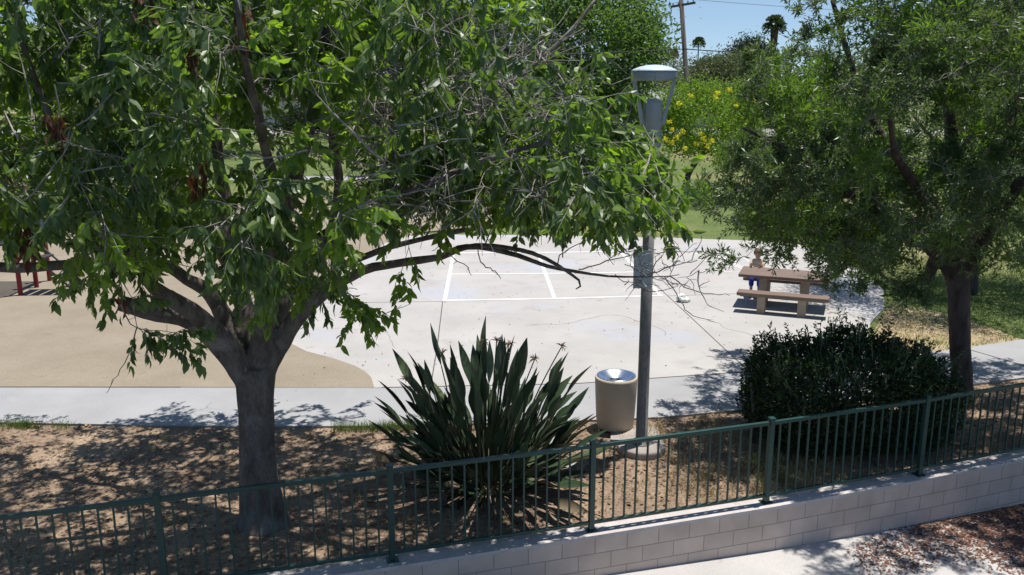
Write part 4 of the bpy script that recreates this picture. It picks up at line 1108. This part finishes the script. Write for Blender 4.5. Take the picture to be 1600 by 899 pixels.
quick_tree('street_tree', 'small round green tree below the tall tree, beside the white picket fence', (8.6, 78, -.05), 5, (8.4, 78, 3.0), (3.2, 2, 1.9), 200, .26, 60, [M['bg_green']], .16, M['bark_dark'], BGG, zr=(1.1, 6))
quick_tree('olive_tree', 'pale olive grey tree right of the utility pole', (18.6, 80, -.05), 8, (18.6, 80, 4.4), (4.0, 3, 2.1), 260, .3, 60, [M['bg_olive']], .2, M['bark_dark'], BGG, zr=(1.4, 8))
quick_tree('olive_tree', 'dry brownish tree just left of the utility pole', (16.2, 100, -.05), 9, (16.5, 100, 5.6), (2.2, 2, 2.6), 120, .24, 36, [M['bg_brown']], .2, M['bark_dark'], BGG, zr=(1.4, 9))
quick_tree('dark_tree', 'rounded very dark tree under the taller palm', (38.5, 150, -.05), 11, (38.5, 150, 7.0), (3.6, 3, 3.9), 220, .44, 70, [M['bg_dark']], .3, M['bark_dark'], BGG, zr=(2, 12))
quick_tree('olive_tree', 'low hazy grey green tree line tree left of the dark rounded tree', (29, 130, -.05), 9, (29.5, 130, 5.2), (5, 3, 2.6), 220, .42, 60, [M['bg_olive']], .2, M['bark_dark'], BGG, zr=(1.4, 9))
quick_tree('street_tree', 'broad green tree on the lawn at the far right edge', (30, 55, -.05), 9, (30, 55, 5.0), (6, 4, 3.4), 200, .3, 40, [M['bg_green']], .3, M['bark_dark'], BGG, zr=(1.6, 9))
quick_tree('street_tree', 'green tree far behind the right hand tree', (22, 64, -.05), 9, (22, 64, 3.6), (4.5, 3, 2.4), 160, .28, 40, [M['bg_green']], .22, M['bark_dark'], BGG, zr=(1.3, 7))

SHG = 'dark shrubs along the far street edge'
for x, lab in [(-17.5, 'leftmost dark shrub along the far street edge'), (-11, 'dark shrub along the far street edge, second from the left'), (-4.6, 'dark shrub along the far street edge, third from the left'), (1.4, 'dark shrub along the far street edge nearest the picket fence')]:
    quick_tree('shrub', lab, (x, 80, -.05), 2.4, (x, 80, 1.25), (3.0, 1.3, 1.3), 150, .28, 40, [M['bg_dark']], .1, M['bark_dark'], SHG, zr=(.1, 3))
# --- yellow flowering tree on the lawn
CB = (7.45, 38.2, -.05)
ct = quick_tree('flowering_tree', 'small lime green tree with yellow flower clusters and thin dark trunk on the lawn', CB, 5, (8.2, 38.2, 3.35), (2.2, 2.0, 1.75), 260, .14, 56, [M['cassia']], .13, M['bark_dark'], zr=(1.95, 5.6), lean=(.1, 0))
for (x, y, rr_) in [(1058, 215, .15), (1066, 205, .14), (1100, 218, .17), (1106, 228, .16), (1049, 222, .11), (1122, 146, .12), (1175, 148, .14), (1180, 156, .12), (1190, 130, .11), (1061, 162, .12), (1118, 152, .1), (1040, 217, .11), (1168, 190, .1), (1050, 203, .1), (1190, 160, .1), (1088, 225, .12), (1094, 210, .1), (1112, 220, .1), (1070, 232, .09), (1046, 190, .1), (1080, 150, .1), (1140, 140, .1), (1150, 165, .1)]:
    c = at(x, y, 35.9 + random.uniform(-.15, .35)); n = 34
    n = 34; P = np.array(c)[None] + np.clip(rng.normal(size=(n, 3)), -1.1, 1.1) * rr_ * .5
    mx = Mix(); mx.leaves(SPRIG, P, rand_unit(n), rand_unit(n), rng.uniform(.05, .10, n), 0, np.full(n, 1.7)); mx.build('flower_cluster', [M['yellow']], ct)

# --- palms
def palm(loc, H, R_, label, skirt):
    t = thing('palm_tree', loc, label, 'palm tree', 'distant palms')
    mb = MB(); mb.tube([Vector(loc) + Vector((0, 0, H * k / 6)) for k in range(7)], [.3, .22, .2, .19, .19, .2, .22], 10); mb.build('trunk', M['bark'], t)
    P = []; D = []; N_ = []; S = []
    top = Vector(loc) + Vector((0, 0, H))
    for k in range(90):
        a = rng.uniform(0, 2 * PI); e = rng.uniform(-.7, 1.35)
        d = Vector((math.cos(a) * math.cos(e), math.sin(a) * math.cos(e), math.sin(e)))
        for s in range(16):
            P.append(top + d * R_ * (.25 + .05 * s) + Vector((0, 0, -.012 * s * s * .12 * R_))); q = d + Vector(rand_unit(1)[0]) * .6; D.append(q); S.append(R_ * .35)
    mx = Mix(); n = len(P); mx.leaves(SPRIG, np.array([tuple(x) for x in P]), np.array([tuple(x) for x in D]), rand_unit(n), np.array(S), 0, np.full(n, .8)); mx.build('frond_crown', [M['palm']], t)
    if skirt:
        n = 260; zz = rng.uniform(0, skirt, n); a = rng.uniform(0, 2 * PI, n); rr = R_ * .36 * (1 - zz / skirt * .5)
        P = np.stack([top.x + np.cos(a) * rr * .7, top.y + np.sin(a) * rr * .7, top.z - zz], 1); D = np.stack([np.cos(a) * .4, np.sin(a) * .4, -np.ones(n)], 1)
        mx = Mix(); mx.leaves(SPRIG, P, D, np.stack([np.cos(a), np.sin(a), np.zeros(n)], 1), np.full(n, R_ * .5), 0); mx.build('dead_frond_skirt', [M['palm_skirt']], t)
pv = at(1211, 38, 220); palm((pv.x, 220, 0), pv.z, 2.4, 'taller palm with a shaggy brown skirt right of centre in the sky', 6.5)
pv = at(1092, 66, 320); palm((pv.x, 320, 0), pv.z, 2.0, 'thin distant palm just right of the utility pole', 0)
pv = at(1053, 84, 330); palm((pv.x, 330, 0), pv.z, 1.7, 'smallest distant palm just left of the utility pole', 0)

# ------------------------------------------------------------------ utility pole, wires
a_ = at(1078, 205, 62); b_ = at(1063, -20, 62)
upole = thing('utility_pole', (a_.x + .2, 62, -.05), 'weathered wooden utility pole with a single crossarm', 'utility pole')
mb = MB(); mb.tube([(a_.x + .2, 62, -.3), tuple(a_), tuple(b_)], [.2, .18, .14], 12); mb.build('pole', M['wood_pole'], upole)
arm = at(1066.5, 8, 62)
mb = MB(); rotm = Matrix.Rotation(math.radians(-50), 4, 'Z') @ Matrix.Rotation(math.radians(-4), 4, 'Y')
mb.box((arm.x, 61.84, arm.z), (2.0, .12, .14), rot=rotm); ca = mb.build('crossarm', M['wood_pole'], upole)
for s in (-.85, -.4, .4, .85):
    c = Vector((arm.x, 61.84, arm.z)) + rotm.to_3x3() @ Vector((s, 0, .07))
    mb = MB(); mb.lathe([(0.0, .16), (.04, .15), (.05, .08), (.03, 0)], c, 10); mb.build('insulator', M['insul'], ca)
def wire(p0, p1, sag, r, label, name='overhead_wire', group='wires on the utility pole'):
    pts = []
    for k in range(25):
        s = k / 24; q = Vector(p0).lerp(Vector(p1), s); q.z -= sag * 4 * s * (1 - s); pts.append(q)
    mb = MB(); mb.tube(pts, r, 5)
    return tag(mb.build(name, M['wire']), label, 'wire', group)
wl_ = at(1071, 77, 62)
wire((wl_.x, 61.85, wl_.z), (wl_.x + 34, 66, wl_.z - .2), .5, .035, 'lower thick wire running right from the utility pole')
wire((wl_.x, 61.85, wl_.z), (wl_.x - 38, 58, wl_.z), .5, .03, 'lower thick wire running left from the utility pole')
c0 = Vector((arm.x, 61.84, arm.z + .15)) + rotm.to_3x3() @ Vector((-.4, 0, .07))
wire(c0, (c0.x - 30, 40, c0.z - 6), .6, .012, 'thin service wire sloping down left from the crossarm')
c0 = Vector((arm.x, 61.84, arm.z + .15)) + rotm.to_3x3() @ Vector((.85, 0, .07))
wire(c0, (c0.x + 40, 85, c0.z + .6), .4, .012, 'thin wire leaving the crossarm to the right')
wire((-16, 9.3, 6.78), (26, 9.6, 5.05), 0.0, .018, 'thick dark cable crossing the upper right corner', 'overhead_cable', None)

# ------------------------------------------------------------------ houses, picket fence, car across the street
def house(loc, W, Dp, wh, rh, wallm, roofm, label, rz=0.0, overhang=.5):
    t = thing('house', loc, label, 'house', None, rz)
    mb = MB(); mb.prism([(-W / 2, -Dp / 2), (W / 2, -Dp / 2), (W / 2, Dp / 2), (-W / 2, Dp / 2)], -.1, wh); lbuild(mb, 'wall', wallm, t)
    mb = MB(); o = overhang; w2 = W / 2 + o; d2 = Dp / 2 + o; e = wh + .01
    vs = [(-w2, -d2, e), (w2, -d2, e), (w2, d2, e), (-w2, d2, e), (-w2 + Dp * .35, 0, e + rh), (w2 - Dp * .35, 0, e + rh), (-w2, -d2, e + .15), (w2, -d2, e + .15), (w2, d2, e + .15), (-w2, d2, e + .15)]
    mb.add(vs, [(6, 7, 5, 4), (7, 8, 5), (8, 9, 4, 5), (9, 6, 4), (0, 1, 7, 6), (1, 2, 8, 7), (2, 3, 9, 8), (3, 0, 6, 9), (3, 2, 1, 0)])
    rf = lbuild(mb, 'roof', roofm, t)
    mb = MB(); mb.box((W * .2, .5, wh + rh), (.6, .6, 1.2)); lbuild(mb, 'chimney', wallm, rf)
    for x in (-W * .32, -W * .05, W * .33):
        mb = MB(); mb.box((x, -Dp / 2 - .02, 1.55), (1.5, .05, 1.15)); wn_ = lbuild(mb, 'window', M['trim'], t)
        mb = MB(); mb.box((x - .34, -Dp / 2 - .05, 1.55), (.62, .03, .98)); mb.box((x + .34, -Dp / 2 - .05, 1.55), (.62, .03, .98)); lbuild(mb, 'pane', M['glass'], wn_)
    mb = MB(); mb.box((W * .15, -Dp / 2 - .03, 1.02), (.95, .06, 2.05)); dr = lbuild(mb, 'door', M['door'], t)
    mb = MB(); mb.lathe([(0, -.04), (.04, 0), (0, .04)], (W * .15 + .36, -Dp / 2 - .09, 1.0), 8); lbuild(mb, 'handle', M['rim'], dr)
    return t
hp = at(1040, 140, 99)
house((hp.x - 2.0, 101, 0), 15, 9, 2.7, 2.25, M['wall_white'], M['roof_grey'], 'pale house with a grey shingle roof behind the lamp head')
hp = at(1206, 140, 97)
house((hp.x + 4.0, 99, 0), 14, 9, 2.7, 1.9, M['wall_orange'], M['roof_dark'], 'orange house with a dark roof behind the flowering tree')
house((-22, 101, 0), 16, 9, 2.7, 2.2, M['wall_white'], M['roof_dark'], 'white house with a dark roof far behind the playground trees')
pf = thing('picket_fence', (7.4, 83.2, -.05), 'short white picket fence across the lawn beside the street', 'fence')
pm = MB(); pm.prism([(-.05, -.012), (.05, -.012), (.05, .012), (-.05, .012)], 0.03, .88); pm.add([(-.05, -.012, .88), (.05, -.012, .88), (0, -.012, .98), (-.05, .012, .88), (.05, .012, .88), (0, .012, .98)], [(0, 1, 2), (5, 4, 3), (1, 4, 5, 2), (0, 2, 5, 3)])
pme = pm.mesh('picket', M['trim'])
for k in range(17): link('picket', pme, pf, (-1.7 + k * .22, 0, 0))
for z in (.3, .72):
    mb = MB(); mb.box((0, .035, z), (3.8, .04, .09)); link('rail', mb.mesh('rail', M['trim']), pf)

car = thing('parked_car', (12.3, 86.2, -.046), 'dark parked car on the street beyond the lawn, behind the lamp pole', 'car')
def side_prism(mb, prof, y0, y1, inset=0.0):
    n = len(prof)
    vs = [(x, y0, z) for x, z in prof] + [(x, y1, z) for x, z in prof]
    fs = [tuple(range(n)), tuple(range(2 * n - 1, n - 1, -1))] + [(i, i + n, (i + 1) % n + n, (i + 1) % n) for i in range(n)]
    mb.add(vs, fs)
mb = MB(); side_prism(mb, [(-2.2, .35), (-2.25, .62), (-2.15, .82), (-1.2, .92), (1.5, .95), (2.1, .9), (2.22, .6), (2.18, .35)], -.85, .85)
side_prism(mb, [(-1.15, .92), (-.45, 1.40), (.75, 1.44), (1.55, .95)], -.74, .74); lbuild(mb, 'body', M['carpaint'], car)
for s in (-1, 1):
    mb = MB(); side_prism(mb, [(-.95, .97), (-.42, 1.34), (.1, 1.37), (.1, .97)], s * .745 - .006, s * .745 + .006); side_prism(mb, [(.18, .97), (.18, 1.37), (.72, 1.37), (1.3, .97)], s * .745 - .006, s * .745 + .006)
    lbuild(mb, 'side_window', M['glass'], car)
    mb = MB(); mb.box((-2.2, s * .6, .68), (.08, .35, .14), bev=.02); lbuild(mb, 'headlight', M['lens'], car)
    mb = MB(); mb.box((2.18, s * .62, .75), (.06, .3, .15), bev=.02); lbuild(mb, 'tail_light', M['tail'], car)
    for x in (-1.4, 1.35):
        wh = MB(); wh.tube([(x, s * .68, .32), (x, s * .88, .32)], .32, 20); wo = lbuild(wh, 'wheel', M['tyre'], car)
        wh = MB(); wh.tube([(x, s * .87, .32), (x, s * .892, .32)], .2, 16); lbuild(wh, 'rim', M['rim'], wo)

# park bench far behind the large tree
bn = thing('park_bench', (-2.6, 43.2, -.046), 'brown slatted park bench far behind the large tree', 'bench', None, math.radians(5))
mb = MB()
for k in range(4): mb.box((0, -.18 + k * .12, .45), (1.9, .1, .04))
lbuild(mb, 'seat', M['plank'], bn)
mb = MB()
for k in range(3): mb.box((0, .25 + k * .03, .58 + k * .13), (1.9, .035, .11))
lbuild(mb, 'backrest', M['plank'], bn)
for x in (-.75, .75):
    mb = MB(); mb.box((x, 0, .215), (.08, .45, .43)); mb.box((x, .31, .62), (.06, .05, .42)); lbuild(mb, 'leg', M['precast'], bn)

# ------------------------------------------------------------------ bird of paradise clump
BX, BY = -0.33, 10.72
bop = thing('bird_of_paradise', (BX, BY, -.03), 'big clump of dark paddle shaped leaves with dried brown flowers behind the railing', 'plant')
def paddle(mb, base, az, tilt, L_, bl, bw, mi_l, mi_s, bend):
    d = Vector((math.cos(az) * math.sin(tilt), math.sin(az) * math.sin(tilt), math.cos(tilt)))
    pts = [Vector(base)]; n = 6
    side = Vector((math.cos(az), math.sin(az), 0))
    for k in range(n):
        d = (d + side * bend * .03).normalized(); pts.append(pts[-1] + d * L_ / n)
    mb.tube(pts, [.014, .013, .012, .011, .010, .009, .008], 5, mi=mi_s, cap=False)
    # blade
    axis = d; pos = pts[-1]; roll = random.uniform(-.9, .9) + (PI if random.random() < .3 else 0)
    lat = Vector((-math.sin(az), math.cos(az), 0)); up = lat.cross(axis).normalized(); lat = axis.cross(up).normalized()
    l2 = lat * math.cos(roll) + up * math.sin(roll); u2 = axis.cross(l2).normalized()
    prof = [0.10, .5, .85, 1.0, .93, .7, .38, 0.04]; m = len(prof); vs = []; fs = []
    fold = random.uniform(.25, .6); cur = bend * random.uniform(.02, .07)
    for k in range(m):
        w_ = bw * .5 * prof[k]
        vs += [pos + l2 * w_ + u2 * w_ * fold, pos - u2 * 0.0, pos - l2 * w_ + u2 * w_ * fold]
        axis = (axis - u2 * cur * .4 + side * cur * .4).normalized(); pos = pos + axis * bl / (m - 1)
    for k in range(m - 1):
        a = k * 3
        fs += [(a, a + 1, a + 4, a + 3), (a + 1, a + 2, a + 5, a + 4)]
    mb.add(vs, fs, mi_l, True)
mb = MB()
for k in range(330):
    az = random.uniform(0, 2 * PI); q = random.random(); tilt = 0.05 + 1.16 * q ** 1.05
    if k % 9 == 0: tilt = random.uniform(1.0, 1.35)
    rb = random.uniform(0, .45)
    base = (BX + math.cos(az) * rb * 1.2, BY + math.sin(az) * rb, -.03)
    L_ = (random.uniform(.85, 1.5) if k % 3 else random.uniform(.4, .9)) * (1.0 - .30 * min(1, tilt / 1.0))
    L_ *= 1.08 - .26 * min(1, tilt)
    if k % 14 == 5: L_ = random.uniform(.45, .8)
    paddle(mb, base, az, tilt, L_, random.uniform(.40, .64), random.uniform(.08, .15), 3 if (k % 14 == 5) else 1 if random.random() < .16 else 0, 2, random.uniform(.2, 1.3) if k % 14 != 5 else random.uniform(2, 3.5))
mb.build('leaf_clump', [M['strel'], M['strel_light'], M['stalk'], M['strel_dead']], bop)
for (x, y, Y) in [(691, 552, 10.7), (776, 532, 10.9), (795, 537, 10.8), (878, 541, 10.9), (836, 560, 10.6), (634, 592, 10.5), (757, 535, 11.0)]:
    e = at(x, y, Y); b0 = Vector((BX + (e.x - BX) * .2, BY, 0)); mdl = b0.lerp(e, .55) + Vector((0, 0, .12))
    p, r = smooth_path([b0, mdl, e], [.012, .009, .007], .12)
    mb = MB(); mb.tube(p, r, 5, mi=1, cap=False)
    for k in range(16):
        d = (Vector(rand_unit(1)[0]) + Vector((0, 0, .35))).normalized(); L_ = random.uniform(.05, .11)
        mb.tube([e, e + d * L_ * .6, e + d * L_ + Vector((0, 0, -.02))], [.008, .006, .001], 4, cap=False)
    mb.build('dried_flower', [M['dryflower'], M['stalk']], bop)

# ------------------------------------------------------------------ hedge
HC = Vector((4.86, 12.2, -.03))
hd = thing('hedge', HC, 'dark clipped leafy hedge with small glossy leaves beside the right hand trunk', 'hedge')
n = 36000
u = rng.uniform(-1, 1, (n * 3, 3))
# superellipsoid shell: x half 1.72, y half .78, z 0..1.35
e = (np.abs(u[:, 0]) ** 4 + np.abs(u[:, 1]) ** 4 + np.abs(u[:, 2]) ** 4) ** .25
u = u[(e > .35)]; e = e[e > .35]; keep = (e < 1) & (rng.uniform(0, 1, len(e)) < (e ** 3)); u = u[keep][:n]; n = len(u)
P = np.stack([u[:, 0] * 1.46, u[:, 1] * .95, .70 + u[:, 2] * .70], 1)
lump = noise3(P, 1.5, 4.0) * .09 + noise3(P, 3.5, 1.0) * .14
P = P * (1 + lump[:, None] * np.array([.5, 1, 1])) 
P[:, 0] += P[:, 1] * -.1 + .0
P[:, 1] += P[:, 0] * .14
top_var = .05 * np.sin(P[:, 0] * 3.1 + .5) - np.maximum(P[:, 0] - .1, 0) * .10 + .03
P[:, 2] *= 1 + top_var
P[:, 2] = np.maximum(P[:, 2], .06)
out = norm(P - np.array([0, 0, .6])); D = norm(out * .6 + rand_unit(n) * .8 + np.array([0, 0, .35])); 
mx = Mix(); mx.leaves(SPRIG, P + np.array(HC), D, rand_unit(n), rng.uniform(.05, .085, n), 1)
mbs = MB(); SP_ = []; SD = []
for k in range(800):
    i = rng.integers(0, n); b0 = Vector(P[i]) + HC
    if P[i][2] < .45: continue
    d = (Vector(out[i]) * .5 + Vector((0, 0, .9)) + Vector(rand_unit(1)[0]) * .4).normalized(); L_ = random.uniform(.08, .36) if P[i][2] > 1.0 else random.uniform(.06, .2)
    mbs.tube([b0, b0 + d * L_], [.004, .002], 3, cap=False)
    for j in range(int(L_ / .016)):
        SP_.append(b0 + d * L_ * (j + random.random()) / (L_ / .016)); SD.append(d * .6 + Vector(rand_unit(1)[0]) * .8)
mx.leaves(SPRIG, np.array([tuple(x) for x in SP_]), np.array([tuple(x) for x in SD]), rand_unit(len(SP_)), rng.uniform(.04, .075, len(SP_)), 2)
mx.mb(mbs, 0)
mx.build('foliage', [M['twig'], M['hedge'], M['hedge_tip']], hd)
for k, (x, y) in enumerate([(-1.4, -.15), (-.9, .1), (-.2, 0), (.5, .05), (1.2, .15)]):
    b0 = HC + Vector((x, y, 0)); mb = MB()
    mb.tube([b0 + Vector((0, 0, -.05)), b0 + Vector((.02, .02, .35)), b0 + Vector((-.05, .05, .9))], [.05, .04, .02], 8, rough=.2)
    mb.build('stem', M['bark'], hd)

# ------------------------------------------------------------------ grasses and litter (stuff)
def blades(name, P, hmin, hmax, wdt, m, spread=.35, droop=.3):
    n = len(P); a = rng.uniform(0, 2 * PI, n); hh = rng.uniform(hmin, hmax, n)
    d = np.stack([np.cos(a) * spread * rng.uniform(.2, 1.6, n), np.sin(a) * spread * rng.uniform(.2, 1.6, n), np.ones(n)], 1); d = norm(d)
    s = norm(np.cross(d, rand_unit(n))) * wdt
    mid = P + d * hh[:, None] * .6; tip = P + d * hh[:, None] + np.stack([d[:, 0], d[:, 1], -np.full(n, droop * .4)], 1) * hh[:, None] * droop
    V = np.stack([P - s, P + s, mid + s * .8, mid - s * .8, tip], 1).reshape(-1, 3)
    b = (np.arange(n) * 5)[:, None]
    return tag(link(name, np_mesh(name, V, [(np.concatenate([b, b + 1, b + 2, b + 3], 1), 0), (np.concatenate([b + 3, b + 2, b + 4], 1), 0)], m)), kind='stuff')
def tufts(centres, per, rad):
    c = np.repeat(np.array(centres), per, 0); q = rng.normal(size=(len(c), 2)) * rad
    return np.concatenate([c[:, :2] + q, np.full((len(c), 1), -.03)], 1)
# dry straw between bin and hedge and along the wall
cs = []
for k in range(420):
    X = rng.uniform(1.9, 4.6); Y = rng.uniform(wallY(X) + .2, loY(X) - .1)
    if abs(X - 4.9) < 1.7 and abs(Y - 12.3) < .9: continue
    if rng.uniform() < min(1, (X - 1.6) / 1.8): cs.append((X, Y))
for k in range(110):
    X = rng.uniform(-8, 9); cs.append((X, rng.uniform(wallY(X) + .2, loY(X) - .1)))
tag(blades('dry_grass', tufts(cs, 20, .06), .06, .26, .0028, M['straw'], .6, .5), 'dry straw coloured grass between the railing and the path', 'grass')
cs = []
for k in range(150):
    X = rng.uniform(-2.6, -1.0) if k < 80 else rng.uniform(-8.5, -6.6) if k < 115 else rng.uniform(3.2, 3.9)
    Y = loY(X) - abs(rng.normal() * .07) - .03 if k < 115 else rng.uniform(wallY(X) + .5, wallY(X) + 1.3)
    cs.append((X, Y))
tag(blades('green_grass', tufts(cs, 26, .06), .05, .17, .003, M['blade'], .5, .4), 'green grass tufts along the edge of the path', 'grass')
n = 26000; X = rng.uniform(7.2, 16, n); Y = rng.uniform(16.5, 26, n); P = np.stack([X, Y, np.full(n, -.05)], 1)
def hiY(X): return np.interp(X, [6.9, 7.16, 8.82, 10.25, 14, 30], [16.0, 16.05, 16.66, 17.23, 18.85, 25.6])
edge = np.interp(Y, [16, 17.4, 18.43, 19.8, 21.5, 23.6, 26], [6.95, 7.2, 7.64, 8.5, 9.15, 9.5, 9.6])
P = P[(Y > hiY(X) + .05) & (X > edge + .05)]
dry = noise3(P, .8, 3.0) + np.clip((9.6 - P[:, 0]) * .35, -.5, .6) + np.clip((19 - P[:, 1]) * .1, -.4, .3)
tag(blades('lawn_grass', P[dry < .12], .05, .11, .006, M['blade'], .6, .4), 'short green lawn blades right of the picnic table', 'grass')
tag(blades('dry_lawn_grass', P[dry >= .12], .04, .09, .006, M['straw'], .7, .4), 'dry tan lawn patch behind the hedge', 'grass')
mb = MB(); mb.sheet([(7.2, 16.2), (8.82, 16.75), (10.3, 17.33), (9.9, 19.2), (9.0, 20.2), (8.62, 19.9), (7.76, 18.4), (7.3, 17.4)], -.046)
tag(mb.build('bare_soil', mat('dry_soil', (0.36, 0.28, 0.18), (0.25, 0.21, 0.1), scale=2, rough=.95, fine=.3, fscale=40)), kind='structure')

def scatter(name, P, smin, smax, m, label, flat=.35, cat='leaf litter'):
    n = len(P); a = rng.uniform(0, 2 * PI, n); d = np.stack([np.cos(a), np.sin(a), rng.normal(size=n) * .15], 1)
    nr = norm(np.stack([rng.normal(size=n) * flat, rng.normal(size=n) * flat, np.ones(n)], 1))
    mx = Mix(); mx.leaves(SPRIG, P, d, nr, rng.uniform(smin, smax, n), 0, rng.uniform(.7, 1.4, n)); o = mx.build(name, [m]); return tag(o, label, cat, kind='stuff')
n = 9000; X = rng.uniform(-9, 10, n); t = rng.uniform(0.03, .99, n); Y = np.array([wallY(x) for x in X]); Y1 = np.array([loY(x) for x in X]); Y = Y + .15 + (Y1 - Y - .15) * t
zz = np.array([-.022 + 0.018 * mnoise.noise(Vector((x * 0.7, y * 0.7, 0))) + 0.010 * mnoise.noise(Vector((x * 3, y * 3, 5))) for x, y in zip(X, Y)])
scatter('leaf_litter', np.stack([X, Y, zz + .012], 1), .025, .085, M['litter'], 'dry brown fallen leaves on the bare soil')
n = 80000; X = rng.uniform(1.5, 11, n); Y = np.array([wallY(x) for x in X]) - .15 - 2.6 * rng.uniform(0, 1, n) ** 1.2
P = np.stack([X, Y, np.array([frontZ(x) for x in X]) + .006 - (np.array([wallY(x) for x in X]) - Y) * .012], 1)
dn = noise3(P, .9, 6.0) + np.clip((X - 4.4) * .26, -.6, .6) - .05
scatter('petal_litter', P[dn > rng.uniform(-.1, .75, n)], .02, .065, M['redlitter'], 'reddish brown fallen petals and leaves on the street sidewalk')
n = 260; X = rng.uniform(-4, 7, n); Y = rng.uniform(13, 24, n); P = np.stack([X, Y, np.full(n, .008)], 1)
scatter('plaza_litter', P, .025, .06, M['litter'], 'a few dry leaves blown over the plaza')
